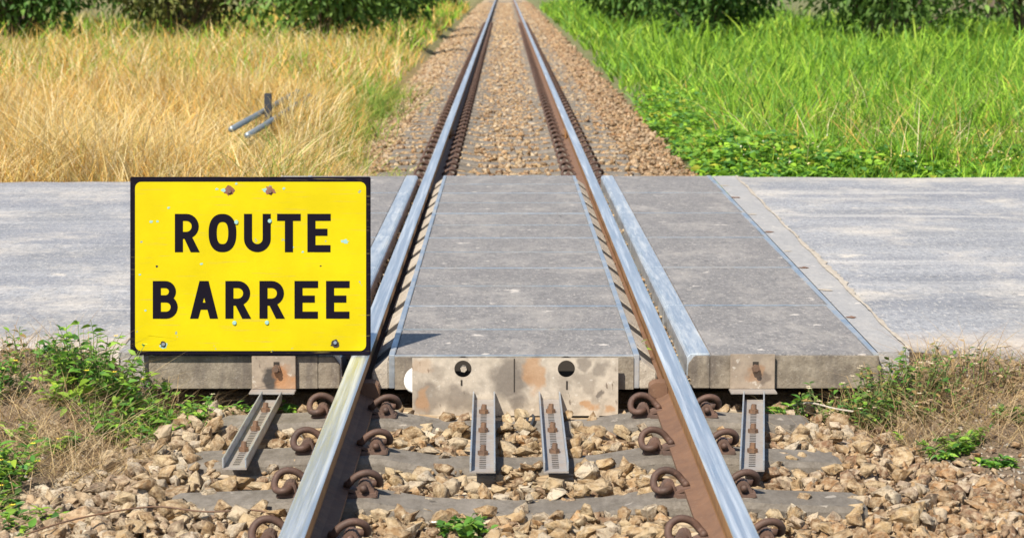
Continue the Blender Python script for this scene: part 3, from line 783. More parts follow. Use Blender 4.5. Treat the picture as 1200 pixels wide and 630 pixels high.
def far_stones():
    allP, allr = [], []
    for sp, dz, rlo, rhi, ya, yb in ((.066, .004, .030, .042, 15.3, 30), (.10, .022, .028, .046, 15.3, 30), (.10, .012, .040, .055, 30, 50), (.16, .012, .06, .08, 50, 135)):
        x, y = scatter(-1.6, 1.6, ya, yb, sp, False)
        lim_l = -.95 - .5 * np.clip((y - 16) / 9, 0, 1) + .12 * wob(x * 2, y * 1.5)
        lim_r = 1.42 + .09 * wob(x * 2 + 3, y * 1.7)
        keep = (x > lim_l) & (x < lim_r) & ~blocked(x, y, False) & (rng.uniform(size=len(x)) < (.95 if dz < .02 else .6))
        x, y = x[keep], y[keep]; r = rng.uniform(rlo, rhi, len(x))
        z = bed_z(x, y) + dz + rng.uniform(-.006, .014, len(x)) + .005 - .010 * (np.abs(x) < .42) + .05 * sstep(1.0, 1.25, np.abs(x)) * (x > 0)
        allP.append(np.stack([x, y, z], -1)); allr.append(r)
    P = np.concatenate(allP); r = np.concatenate(allr)
    c = stone_colour(len(P), P[:, 0]); out = P[:, 0] > .95; c *= np.array([.88, .80, .72]); c[out] *= np.array([.86, .76, .68])
    V, Fc, c = place_stones(P, r, SH_F, c)
    tag(link('far_stones', np_mesh('far_stones', V, Fc, 'stones', c), BED), kind='stuff')
far_stones()
def gap_grit():
    """grit lying in the flange gaps beside the rails"""
    n = 900; s = np.where(rng.uniform(size=n) < .5, -1, 1); y = rng.uniform(8.0, 15.4, n); inner = rng.uniform(size=n) < .2
    x = np.where(inner, rng.uniform(.470, .496, n), rng.uniform(.566, .597, n)) * s
    z = np.where(inner, -.088, -.06 - .03 * rng.uniform(size=n)) + .02 * wob(x * 5, y * 4)
    V, Fc, c = place_stones(np.stack([x, y, z], -1), rng.uniform(.008, .018, n), SH_F, stone_colour(n, x))
    tag(link('gap_grit', np_mesh('gap_grit', V, Fc, 'stones', c), BED), kind='stuff')
    for s in (-1, 1):
        m = MB(); m.box(min(s * .5945, s * .566), max(s * .5945, s * .566), 8.08, 15.4, -.14, -.095); m.build('gap_fill', 'ballast', BED)
gap_grit()

# ------------------------------------------------------------------ foliage generators
def blades(base, h, wd, lean, bend, az, col, seg=3, tipcol=None):
    n = len(base); d = np.stack([np.cos(az), np.sin(az), np.zeros(n)], -1); sidev = np.stack([-np.sin(az), np.cos(az), np.zeros(n)], -1)
    tw = rng.uniform(0, 6.28, n); sidev = sidev * np.cos(tw)[:, None] * 1 + d * np.sin(tw)[:, None]
    L = []; C = []
    for k in range(seg + 1):
        t = k / seg; c = base + np.array([0, 0, 1.]) * (h * (t - .35 * bend * t * t * t))[:, None] + d * (h * (lean * t + bend * t * t))[:, None]
        wk = (wd * (1 - t) ** .7 * (.7 + .6 * t if t < .5 else 1))[:, None] * .5
        cc = col if tipcol is None else col * (1 - t) + tipcol * t
        if k < seg: L += [c - sidev * wk, c + sidev * wk]; C += [cc, cc]
        else: L += [c]; C += [cc]
    V = np.stack(L, 1); C = np.stack(C, 1); m = V.shape[1]; o = (np.arange(n) * m)[:, None]
    q = [np.array([2 * k, 2 * k + 1, 2 * k + 3, 2 * k + 2])[None] + o for k in range(seg - 1)]
    tri = np.array([2 * seg - 2, 2 * seg - 1, 2 * seg])[None] + o
    return V.reshape(-1, 3), [np.concatenate(q), tri], C.reshape(-1, 3)
def leaves(base, dirv, L, W, col, droop=.25):
    n = len(base); dirv = dirv / np.linalg.norm(dirv, axis=1, keepdims=True)
    upv = np.array([0, 0, 1.]) + rng.normal(0, .35, (n, 3)); side = np.cross(dirv, upv); side /= np.linalg.norm(side, axis=1, keepdims=True) + 1e-9
    nor = np.cross(side, dirv); pts = []
    for t, wv in ((0, 0), (.3, .42), (.62, .38), (1, 0)):
        c = base + dirv * (L * t)[:, None] - nor * (L * droop * t * t)[:, None]
        if wv: pts += [c - side * (W * wv)[:, None] + nor * (W * .16)[:, None], c, c + side * (W * wv)[:, None] + nor * (W * .16)[:, None]]
        else: pts.append(c)
    V = np.stack(pts, 1); o = (np.arange(n) * 8)[:, None]
    tri = np.concatenate([np.array(t)[None] + o for t in ((0, 1, 2), (0, 2, 3), (4, 7, 5), (5, 7, 6))]) * 1
    q = np.concatenate([np.array(t)[None] + o for t in ((1, 4, 5, 2), (2, 5, 6, 3))])
    return V.reshape(-1, 3), [tri, q], np.repeat(col, 8, 0)
def pick(pal, n, var=.2):
    pal = np.array(pal); return pal[rng.integers(0, len(pal), n)] * rng.uniform(1 - var, 1 + var, (n, 1))

STRAW = [[.78, .54, .17], [.74, .46, .11], [.84, .68, .33], [.66, .37, .08], [.86, .74, .46], [.52, .34, .12], [.60, .50, .17], [.42, .38, .12]]
BROWN = [[.36, .24, .13], [.44, .32, .19], [.28, .18, .10], [.50, .40, .26]]
GREEN = [[.15, .31, .022], [.24, .44, .03], [.32, .54, .045], [.18, .36, .05], [.42, .57, .07], [.10, .24, .03]]
LEAFG = [[.08, .21, .035], [.13, .30, .045], [.19, .38, .05], [.11, .26, .07], [.27, .46, .06]]

# ------------------------------------------------------------------ far fields of grass
def dry_field():
    parts = []
    def zone(n, x0, x1, y0, y1, hlo, hhi, wd, pal, leanmax=.5, xr=None):
        x = rng.uniform(x0, x1, n); y = rng.uniform(y0, y1, n)
        lim = -1.05 - .45 * np.clip((y - 16) / 9, 0, 1) + .10 * wob(x * 2, y * 1.5)
        edge = 15.15 + .08 * wob(x * 2, y * 2)
        k = (x < lim) & (y > edge); x, y = x[k], y[k]; m = len(x)
        h = rng.uniform(hlo, hhi, m) * .84 * (1 + .45 * wob(x * .9, y * .9)) * np.clip(.35 + (y - edge[k]) / 1.2, .3, 1) * np.clip(.45 + (lim[k] - x) / 1.0, .4, 1)
        h = np.where((np.abs(x / y + .1135) < .016) & (y < 19.5) & (y > 15.6), h * .78, h)
        c = pick(pal, m, .22) * (1 + .18 * wob(x * 1.3 + 4, y * 1.1))[:, None]
        parts.append(blades(np.stack([x, y, ground_z(x, y) - .01], -1), h, rng.uniform(.6, 1.3, m) * wd, rng.uniform(0, leanmax, m), rng.uniform(.0, .75, m), rng.uniform(0, 6.28, m), c))
    zone(21000, -4.6, -1.0, 15.0, 18.5, .16, .52, .008, STRAW); zone(5000, -4.6, -1.0, 15.0, 17.2, .08, .26, .007, BROWN + STRAW, 1.2)
    zone(22000, -6.2, -1.2, 18.5, 26, .25, .68, .011, STRAW); zone(16000, -9.5, -1.5, 26, 42, .3, .75, .02, STRAW + GREEN[:2])
    zone(9000, -16, -1.6, 42, 70, .3, .8, .04, STRAW[:3] + GREEN[:3]); zone(6000, -9, -1.6, 70, 110, .3, .8, .07, STRAW[:2] + GREEN[:4])
    # fallen, arching pale blades
    zone(2600, -3.6, -1.0, 15.3, 19, .35, .7, .010, [[.74, .62, .34], [.68, .52, .22]], 1.3)
    V, Fc, c = join(parts)
    tag(link('dry_grass', np_mesh('dry_grass', V, Fc, 'grass', c)), kind='stuff', label='tall golden dry grass beyond the road on the left')
    # green tufts near the track on the left
    parts = []
    n = 5200; x = -1.0 - np.abs(rng.normal(0, .42, n)) - .45 * rng.uniform(0, 1, n); y = rng.uniform(15.7, 30, n); k = wob(x * 3, y * 2) > -.1; x, y = x[k], y[k]; m = len(x)
    parts.append(blades(np.stack([x, y, ground_z(x, y)], -1), rng.uniform(.10, .40, m), rng.uniform(.007, .015, m), rng.uniform(0, .8, m), rng.uniform(0, .9, m), rng.uniform(0, 6.28, m), pick([[.30, .38, .06], [.20, .34, .05], [.42, .42, .10], [.14, .26, .04]], m)))
    n = 300; x = -.75 - np.abs(rng.normal(0, .12, n)); y = rng.uniform(15.6, 17.6, n)
    parts.append(blades(np.stack([x, y, ground_z(x, y) + .05], -1), rng.uniform(.08, .22, n), rng.uniform(.006, .011, n), rng.uniform(0, .8, n), rng.uniform(0, .9, n), rng.uniform(0, 6.28, n), pick([[.30, .42, .06], [.22, .38, .05], [.5, .45, .16]], n)))
    V, Fc, c = join(parts); tag(link('green_grass_tufts', np_mesh('green_grass_tufts', V, Fc, 'grass', c)), kind='stuff', label='green and straw grass tufts along the left side of the far track')
dry_field()
def green_field():
    parts = []
    def zone(n, x0, x1, y0, y1, hlo, hhi, wd, pal, leanmax=.5, bend=.8):
        x = rng.uniform(x0, x1, n); y = rng.uniform(y0, y1, n)
        lim = 1.50 + .10 * wob(x * 2 + 3, y * 1.7); edge = 15.56 + .16 * wob(x * 3, y * 2)
        k = (x > lim) & (y > edge); x, y = x[k], y[k]; m = len(x)
        h = rng.uniform(hlo, hhi, m) * .84 * (1 + .5 * wob(x * 1.1, y * .9)) * np.clip(.4 + (y - edge[k]) / 1.6, .3, 1) * np.clip(.4 + (x - lim[k]) / .9, .35, 1)
        c = pick(pal, m, .25) * (1 + .22 * wob(x * 1.3 + 4, y * 1.1))[:, None]
        parts.append(blades(np.stack([x, y, ground_z(x, y) - .01], -1), h, rng.uniform(.6, 1.4, m) * wd, rng.uniform(0, leanmax, m), rng.uniform(.0, bend, m), rng.uniform(0, 6.28, m), c))
    zone(15000, 1.4, 4.8, 15.5, 18.5, .12, .42, .014, GREEN); zone(18000, 1.4, 6.4, 18.5, 26, .2, .6, .019, GREEN)
    zone(12000, 1.5, 10, 26, 42, .25, .7, .034, GREEN); zone(8000, 1.6, 17, 42, 70, .3, .8, .06, GREEN); zone(6000, 1.6, 9, 70, 110, .3, .8, .08, GREEN)
    zone(900, 1.5, 5, 16, 22, .3, .6, .010, STRAW, .6); zone(3600, 1.5, 4.9, 15.45, 16.2, .05, .20, .008, STRAW + BROWN, 1.3); zone(1500, 1.5, 6, 16, 26, .3, .6, .012, STRAW + BROWN, .7)
    V, Fc, c = join(parts)
    tag(link('green_grass', np_mesh('green_grass', V, Fc, 'grass', c)), kind='stuff', label='lush bright green grass beyond the road on the right')
    # low broad-leaved creepers at its foot
    n = 15000; x = 1.42 + np.abs(rng.normal(0, 1.3, n)); y = 15.65 + np.abs(rng.normal(0, 1.5, n)); strip_ = rng.uniform(size=n) < .35
    y = np.where(strip_, rng.uniform(15.7, 26, n), y); x = np.where(strip_, 1.40 + np.abs(rng.normal(0, .35, n)), x)
    k = (x < 5) & (wob(x * 2.5, y * 2) > -.45); x, y = x[k], y[k]; m = len(x)
    z = ground_z(x, y) + rng.uniform(.02, .20, m) * (1 + .5 * wob(x * 2, y * 2)) * np.clip(.4 + (y - 15.7), .35, 1)
    az = rng.uniform(0, 6.28, m); dv = np.stack([np.cos(az), np.sin(az) - .3, rng.uniform(-.2, .7, m)], -1)
    V, Fc, c = leaves(np.stack([x, y, z], -1), dv, rng.uniform(.035, .085, m), rng.uniform(.03, .065, m), pick(LEAFG + GREEN[:4] + [[.42, .44, .06]], m, .25))
    tag(link('creeper_leaves', np_mesh('creeper_leaves', V, Fc, 'leaf', c)), kind='stuff', label='broad-leaved green creepers along the foot of the bright green grass')
    n = 260; x = rng.uniform(1.6, 4.6, n); y = rng.uniform(15.8, 18, n); z = ground_z(x, y) + rng.uniform(.12, .26, n)
    V, Fc, c = place_stones(np.stack([x, y, z], -1), rng.uniform(.007, .013, n), SH_F, pick([[.75, .62, .12], [.7, .66, .5], [.6, .5, .25]], n))
    tag(link('small_flowers', np_mesh('small_flowers', V, Fc, 'flower', c)), kind='stuff', label='tiny pale yellow flower heads in the green grass')
green_field()
def verge_gravel():
    n = 2600; s = rng.uniform(size=n) < .6
    x = np.where(s, rng.uniform(1.5, 5, n), rng.uniform(-5, -1.5, n)); y = np.where(s, rng.normal(15.58, .06, n), rng.normal(15.12, .09, n))
    V, Fc, c = place_stones(np.stack([x, y, ground_z(x, y) + .012], -1), rng.uniform(.006, .022, n), SH_F, pick([[.6, .55, .48], [.5, .42, .33], [.42, .33, .24]], n))
    n2 = 2600; s = rng.uniform(size=n2) < .5
    x = np.where(s, rng.uniform(1.25, 2.2, n2), rng.uniform(-2.2, -1.2, n2)); y = np.where(s, rng.normal(7.95, .14, n2), rng.normal(8.06, .14, n2))
    V2, F2, c2 = place_stones(np.stack([x, y, ground_z(x, y) + .004], -1), rng.uniform(.003, .010, n2), SH_F, pick([[.5, .42, .34], [.42, .33, .26], [.34, .26, .2]], n2))
    n3 = 2600; s = rng.uniform(size=n3) < .65
    x = np.where(s, rng.uniform(1.2, 1.95, n3), rng.uniform(-1.9, -1.25, n3)); y = rng.uniform(6.3, 7.95, n3)
    V3, F3, c3 = place_stones(np.stack([x, y, ground_z(x, y) + .003], -1), rng.uniform(.003, .014, n3), SH_F, pick([[.46, .40, .33], [.40, .31, .23], [.30, .22, .16], [.5, .47, .42]], n3))
    V, Fc, c = join([(V, Fc, c), (V2, F2, c2), (V3, F3, c3)])
    tag(link('verge_gravel', np_mesh('verge_gravel', V, Fc, 'stones', c)), kind='stuff', label='scattered small gravel along the road edges')
verge_gravel()

# ------------------------------------------------------------------ near weeds
def weed(loc, rad, hgt, nst, lpal, label, group=None, llen=.036, lw=.5, nleaf=13, flower=None, nfl=0, dry=0., name='weed_plant', flat=False):
    e = empty(name, loc); tag(e, label, 'weed', group)
    SV, SF, so = [], [], 0; LB, LD, LL = [], [], []; FL = []; scol = []
    for s in range(nst):
        a = random.uniform(0, 6.28); r0 = rad * math.sqrt(random.random()) * .75
        b = Vector((math.cos(a) * r0, math.sin(a) * r0 * .7, 0)); b.z = -.01 if flat else float(ground_z(loc[0] + b.x, loc[1] + b.y)) - loc[2] - .01
        hh = hgt * random.uniform(.5, 1.05) * (1 - .45 * (r0 / rad) ** 2); ld = Vector((math.cos(a), math.sin(a), 0)) * rad * random.uniform(.05, .5)
        pts = [b + Vector((0, 0, hh * t)) + ld * t * t + Vector((random.gauss(0, .006), random.gauss(0, .006), 0)) * t for t in (0, .25, .5, .75, 1)]
        v, f = tube(pts, [.0022, .002, .0018, .0014, .0009], 4, False)
        SV += v; SF += [tuple(i + so for i in q) for q in f]; so += len(v)
        isdry = random.random() < dry
        scol += [(.34, .24, .12) if isdry else (.16, .22, .07)] * len(v)
        for k in range(int(nleaf * (.35 if isdry else 1))):
            t = random.uniform(.12, 1); i = min(3, int(t * 4)); q = pts[i].lerp(pts[i + 1], t * 4 - i); az = random.uniform(0, 6.28)
            LB.append(q); LD.append((math.cos(az), math.sin(az), random.uniform(-.15, .8))); LL.append(llen * random.uniform(.5, 1.25))
        if s < nfl: FL.append(pts[-1])
    me = np_mesh('stems', np.array([v[:] for v in SV]), [np.array(SF)], 'stem', np.array(scol), True); tag(link('stems', me, e), kind='stuff')
    n = len(LB); LL = np.array(LL)
    V, Fc, c = leaves(np.array([v[:] for v in LB]), np.array(LD), LL, LL * lw, pick(lpal, n, .22))
    tag(link('leaves', np_mesh('leaves', V, Fc, 'leaf', c), e), kind='stuff')
    for q in FL:
        mb = MB()
        for k in range(6):
            az = k * 1.047; d = Vector((math.cos(az), math.sin(az), .25)); sd = Vector((-math.sin(az), math.cos(az), 0))
            mb.add([q, q + d * .006 + sd * .003, q + d * .011, q + d * .006 - sd * .003], [(0, 1, 2, 3)])
        v, f = [], []
        me = np_mesh('flower', np.array(mb.v), [np.array(mb.f)], 'flower', np.array([flower] * len(mb.v))); link('flower', me, e)
    return e
def gz(x, y): return float(ground_z(x, y))
def W(x, y, *a, z=None, **k): return weed((x, y, gz(x, y) if z is None else z), *a, flat=z is not None, **k)
LG2 = LEAFG + [[.26, .40, .05]]; YG = [[.34, .48, .05], [.26, .42, .04], [.20, .36, .05]]; OL = [[.14, .20, .05], [.20, .26, .06], [.10, .17, .05], [.30, .26, .08], [.36, .25, .10]]
yel = (.85, .62, .06); cream = (.62, .52, .36)
W(-1.42, 7.86, .19, .225, 66, LG2, 'tall bushy green weed left of the bottom left corner of the yellow sign', nfl=5, flower=yel, dry=.12)
W(-1.19, 7.84, .21, .19, 74, LG2, 'dense green weed growing below the left half of the yellow sign', nfl=4, flower=cream, dry=.25)
W(-1.00, 7.88, .13, .15, 30, LEAFG + OL[:2], 'low green weed creeping in front of the left concrete beam', dry=.2)
W(-1.24, 7.62, .21, .13, 50, LG2, 'flat spreading green weed where the left verge meets the stones', llen=.042, lw=.42, dry=.1)
W(-1.50, 7.72, .07, .13, 9, YG, 'small bright yellow-green seedling in the left verge clump', llen=.05, lw=.45, nleaf=9)
W(-1.46, 7.32, .10, .09, 14, YG + LEAFG, 'yellow-green weed with a yellow flower at the left ballast edge', nfl=3, flower=yel, llen=.036)
W(-1.58, 7.02, .13, .13, 18, LG2, 'green weed with small yellow flowers at the left edge of the picture', nfl=4, flower=yel, llen=.05, lw=.35)
W(-1.52, 6.62, .11, .09, 15, LG2, 'green weed at the lower left corner of the picture', nfl=2, flower=yel, llen=.045, lw=.4)
W(-1.42, 6.32, .10, .06, 10, LG2, 'low weed in the bottom left corner among stones', llen=.04)
W(-1.74, 7.75, .12, .20, 16, LEAFG, 'upright green weed by the left edge of the picture at the road side', nfl=3, flower=yel, dry=.3)
W(-.78, 8.00, .035, .055, 4, LG2, 'tiny green seedling under the left angle bracket', llen=.05, lw=.5, nleaf=5, z=-.19)
W(-.93, 7.97, .05, .06, 5, LEAFG, 'small seedling in the shade below the left concrete beam', llen=.04, nleaf=6, z=-.20)
W(-.13, 6.17, .10, .055, 16, LEAFG, 'leafy green sprout among the stones between the rails at the bottom edge', llen=.034, lw=.6, nleaf=9, nfl=1, flower=(.8, .8, .75), z=-.178)
W(1.16, 7.80, .17, .20, 46, LEAFG + OL, 'straggly green weed in front of the right concrete beam', nfl=8, flower=cream, dry=.3, llen=.03)
W(1.32, 7.76, .20, .22, 54, OL + LEAFG[:2], 'half-dry weed with seed heads beside the right road corner', nfl=14, flower=cream, dry=.5, llen=.028)
W(1.52, 7.82, .20, .20, 36, OL + BROWN, 'brown dried-up weed on the right verge', nfl=8, flower=cream, dry=.75, llen=.026)
W(1.74, 7.80, .18, .17, 26, OL + BROWN, 'dry brown weed at the right edge of the picture', nfl=4, flower=cream, dry=.75, llen=.026)
W(1.16, 7.52, .12, .08, 14, LG2 + OL, 'low green weed creeping onto the right ballast', llen=.032, dry=.2)
W(1.40, 7.36, .12, .075, 24, LG2, 'small flat green weed among the pebbles right of the rails', llen=.034)
W(1.49, 7.16, .06, .045, 9, LG2, 'tiny green weed nearest the camera on the right ballast edge', llen=.034)
W(1.62, 7.55, .08, .07, 10, LG2 + OL, 'small green weed by the right edge of the picture', llen=.032)
W(.915, 7.90, .05, .05, 6, LG2, 'small bright green tuft beside the right steel channel', llen=.05, lw=.3, z=-.19)
W(.478, 8.62, .02, .05, 4, LG2, 'tiny green sprout growing out of the right flange gap', llen=.025, nleaf=7, z=-.075)
W(1.06, 7.90, .12, .21, 36, LEAFG + OL, 'upright green weed leaning over the right concrete beam', nfl=5, flower=cream, dry=.25, llen=.032)
W(1.22, 7.93, .14, .23, 42, OL + LEAFG[:3], 'tallest half-dry weed at the corner of the right crossing panels', nfl=10, flower=cream, dry=.45, llen=.03)
W(1.42, 7.62, .15, .14, 24, OL + BROWN, 'low tangled brown weed below the right verge clump', nfl=3, flower=cream, dry=.6, llen=.028)
W(-1.62, 7.40, .14, .12, 20, LG2 + OL, 'loose green weed on the dry left verge', nfl=3, flower=yel, dry=.4, llen=.036)
W(-1.54, 6.82, .12, .12, 18, YG + LEAFG, 'light green weed at the left edge beside the lowest stones', nfl=4, flower=yel, llen=.045, lw=.4)
W(-1.36, 6.52, .09, .05, 9, YG + LEAFG, 'low light green weed among the left stones', nfl=1, flower=yel, llen=.034)
W(-1.64, 7.98, .16, .16, 20, OL + LEAFG, 'sparse weed on the sandy left road edge', nfl=4, flower=cream, dry=.5, llen=.03)
def dry_litter():
    parts = []
    for n, x0, x1, y0, y1 in ((3600, -1.95, -1.0, 6.9, 8.15), (3000, 1.0, 2.0, 7.3, 8.12), (350, -1.7, -1.35, 5.9, 6.9)):
        x = rng.uniform(x0, x1, n); y = rng.uniform(y0, y1, n); k = wob(x * 3 + 1, y * 3) > -.35; x, y = x[k], y[k]; n = len(x)
        parts.append(blades(np.stack([x, y, ground_z(x, y) + .002], -1), rng.uniform(.05, .17, n), rng.uniform(.002, .004, n), rng.uniform(.2, 2.2, n), rng.uniform(0, .9, n), rng.uniform(0, 6.28, n), pick(BROWN + [[.62, .48, .26], [.50, .36, .16], [.58, .44, .26]], n, .25)))
    V, Fc, c = join(parts); tag(link('dry_litter', np_mesh('dry_litter', V, Fc, 'grass', c)), kind='stuff', label='brown dried grass stalks on both near verges')
dry_litter()
# wires and sticks lying on the stones
def wire(pts, r, name, label, cat, mat='bolt'):
    v, f = tube(catmull(pts, 6), r, 6); tag(link(name, mesh(name, v, f, mat, None, True)), label, cat)
wire([(-1.30, 6.10, -.165), (-1.18, 6.22, -.150), (-1.0, 6.33, -.143), (-.85, 6.30, -.15), (-.72, 6.31, -.148), (-.66, 6.30, -.16)], .0026, 'wire', 'thin dark wire lying across the stones at the lower left', 'wire')
wire([(.93, 7.93, -.16), (1.0, 7.86, -.135), (1.08, 7.84, -.15), (1.14, 7.78, -.15)], .0035, 'dry_root', 'dry root lying beside the right steel channel', 'root', 'ledge')
for k, x in enumerate((.028, .045, .062)):
    wire([(x, 7.86, -.176), (x - .006 + .004 * k, 7.76, -.170), (x - .014, 7.64 - .01 * k, -.180)], .005, 'rod', '%s short dark rod sticking out between the two middle channels' % ('left', 'middle', 'right')[k], 'rod', 'dark')

# ------------------------------------------------------------------ low railing in the dry grass
def railing():
    e = empty('railing', (-2.0, 17, -.1)); tag(e, 'low galvanised two-pipe railing half hidden in the dry grass', 'railing')
    for x, z in ((-2.0, .205), (-1.885, .16)):
        v, f = tube([(x + 2.0, 17.0 - 17, z + .1), (x + 2.0, 19.2 - 17, z + .1), (x + 2.0, 22.5 - 17, z + .11)], .023, 12)
        link('pipe', mesh('pipe', v, f, 'galv', None, True), e)
    for y in (19.1,):
        mb = MB(); mb.box(.028, .085, y - 17 - .03, y - 17 + .03, -.1, .46); mb.build('post', 'dark', e, .004)
railing()

# ------------------------------------------------------------------ trees and bushes behind the fields
def tree(x, y, h, spread, trunk_h, pal, label, n=5000, leaf=.16, seed=0, name='tree', nl=16):
    r = random.Random(seed); z0 = gz(x, y); e = empty(name, (x, y, z0)); tag(e, label, 'tree' if name == 'tree' else 'bush', 'trees and bushes behind the fields')
    mb = MB(); tips = []
    def limb(pts, ra, rb):
        k = len(pts); v, f = tube(pts, [ra + (rb - ra) * i / (k - 1) for i in range(k)], 7); mb.add(v, f)
    if trunk_h > .3:
        limb(catmull([(0, 0, -.1), (r.gauss(0, .05), r.gauss(0, .05), trunk_h * .5), (r.gauss(0, .12), r.gauss(0, .12), trunk_h), (r.gauss(0, .2), r.gauss(0, .2), h * .8)], 3), .035 * h, .01 * h)
    for k in range(nl):
        a = r.uniform(0, 6.28); z = trunk_h * .7 + (h - trunk_h) * r.uniform(0, .75); rr = spread * r.uniform(.35, 1) * (1 - .5 * max(0, z / h - .4))
        zt = min(h, z + (h - z) * r.uniform(.15, .9)); st = (0, 0, z * .7 if trunk_h > .3 else 0)
        tip = (math.cos(a) * rr, math.sin(a) * rr, zt); mid = (tip[0] * .45, tip[1] * .45, (st[2] + zt) * .55)
        limb(catmull([st, mid, tip], 3), .012 * h, .003 * h); tips += [tip, tuple((p + q) / 2 for p, q in zip(mid, tip))]
        if trunk_h <= .3: tips.append(mid)
    mb.build('trunk', 'bark', e, 0, True)
    T = np.array(tips); i = rng.integers(0, len(T), n); g = rng.normal(size=(n, 3)); g /= np.linalg.norm(g, axis=1, keepdims=True)
    P = T[i] + g * (rng.uniform(0, 1, n) ** .5 * spread * .36)[:, None] * np.array([1, 1, .75]); P[:, 2] = np.maximum(P[:, 2], .05)
    dv = g + rng.normal(0, .5, (n, 3)) + np.array([0, 0, -.2]); tint = rng.uniform(.75, 1.25, (len(T), 1))[i]
    V, Fc, c = leaves(P, dv, rng.uniform(.7, 1.3, n) * leaf, rng.uniform(.4, .65, n) * leaf, pick(pal, n, .2) * tint)
    tag(link('crown', np_mesh('crown', V, Fc, 'leaf', c), e), kind='stuff')
DG = [[.06, .14, .03], [.08, .18, .035], [.11, .22, .04], [.14, .25, .05]]; MG = [[.09, .18, .035], [.13, .24, .045], [.17, .28, .06]]; OLV = [[.16, .18, .05], [.2, .2, .06], [.12, .15, .05]]
tree(-3.6, 46, 2.6, 1.95, .2, MG, 'rounded mid green bush left of the far track', 5040, 0.163, 1, 'bush', 18)
tree(-6.6, 49, 3.4, 2.47, .2, OLV, 'olive green bush behind the dry grass, second from the track', 5460, 0.175, 2, 'bush', 20)
tree(-9.6, 47, 3.0, 2.47, .2, DG, 'dark green bush behind the dry grass at the top left', 5460, 0.175, 3, 'bush', 20)
tree(-5.0, 64, 6.0, 2.4, 1.6, DG, 'dark tree standing behind the left bushes', 3900, 0.250, 4)
tree(-12.5, 62, 6.5, 2.8, 1.8, MG, 'tall mid green tree in the far left corner', 3900, 0.250, 5)
tree(4.2, 50, 2.4, 2.08, .2, DG, 'dark green bush right of the far track', 5040, 0.163, 6, 'bush', 18)
tree(7.6, 47, 3.0, 2.60, .2, MG, 'bright leafy bush behind the green grass', 5460, 0.175, 7, 'bush', 20)
tree(10.8, 49, 3.4, 2.60, .2, OLV, 'olive green bush behind the green grass at the top right', 5460, 0.175, 8, 'bush', 20)
tree(5.6, 68, 6.2, 2.5, 1.6, MG, 'pale green tree behind the right bushes', 3900, 0.250, 9)
tree(13.2, 64, 6.8, 2.9, 1.8, DG, 'tall dark tree in the far right corner', 3900, 0.250, 10)

tree(-2.9, 58, 2.2, 1.69, .2, DG, 'low dark bush close beside the vanishing track on the left', 3780, 0.163, 21, 'bush', 16)
tree(-12.8, 50, 3.2, 2.60, .2, OLV, 'olive bush in the top left corner', 4619, 0.175, 22, 'bush', 18)
tree(-8.2, 56, 3.6, 2.60, .2, MG, 'mid green bush behind the row of bushes on the left', 4619, 0.188, 23, 'bush', 18)
tree(3.3, 60, 2.2, 1.69, .2, MG, 'low green bush close beside the vanishing track on the right', 3780, 0.163, 24, 'bush', 16)
tree(9.2, 56, 3.6, 2.60, .2, DG, 'dark bush behind the row of bushes on the right', 4619, 0.188, 25, 'bush', 18)
tree(13.4, 51, 3.0, 2.47, .2, MG, 'leafy bush in the top right corner', 4619, 0.175, 26, 'bush', 18)

tree(-7.5, 112, 5.5, 3.6, .3, MG, 'far hazy green tree left of where the track vanishes', 3000, 0.375, 31, 'bush', 20)
tree(-3.6, 96, 3.2, 2.0, .2, OLV, 'far olive bush nearest the vanishing track on the left', 2400, 0.250, 32, 'bush', 16)
tree(4.4, 98, 3.4, 2.1, .2, DG, 'far dark bush nearest the vanishing track on the right', 2400, 0.250, 33, 'bush', 16)
tree(8.5, 115, 5.5, 3.8, .3, MG, 'far green tree right of where the track vanishes', 3000, 0.375, 34, 'bush', 20)

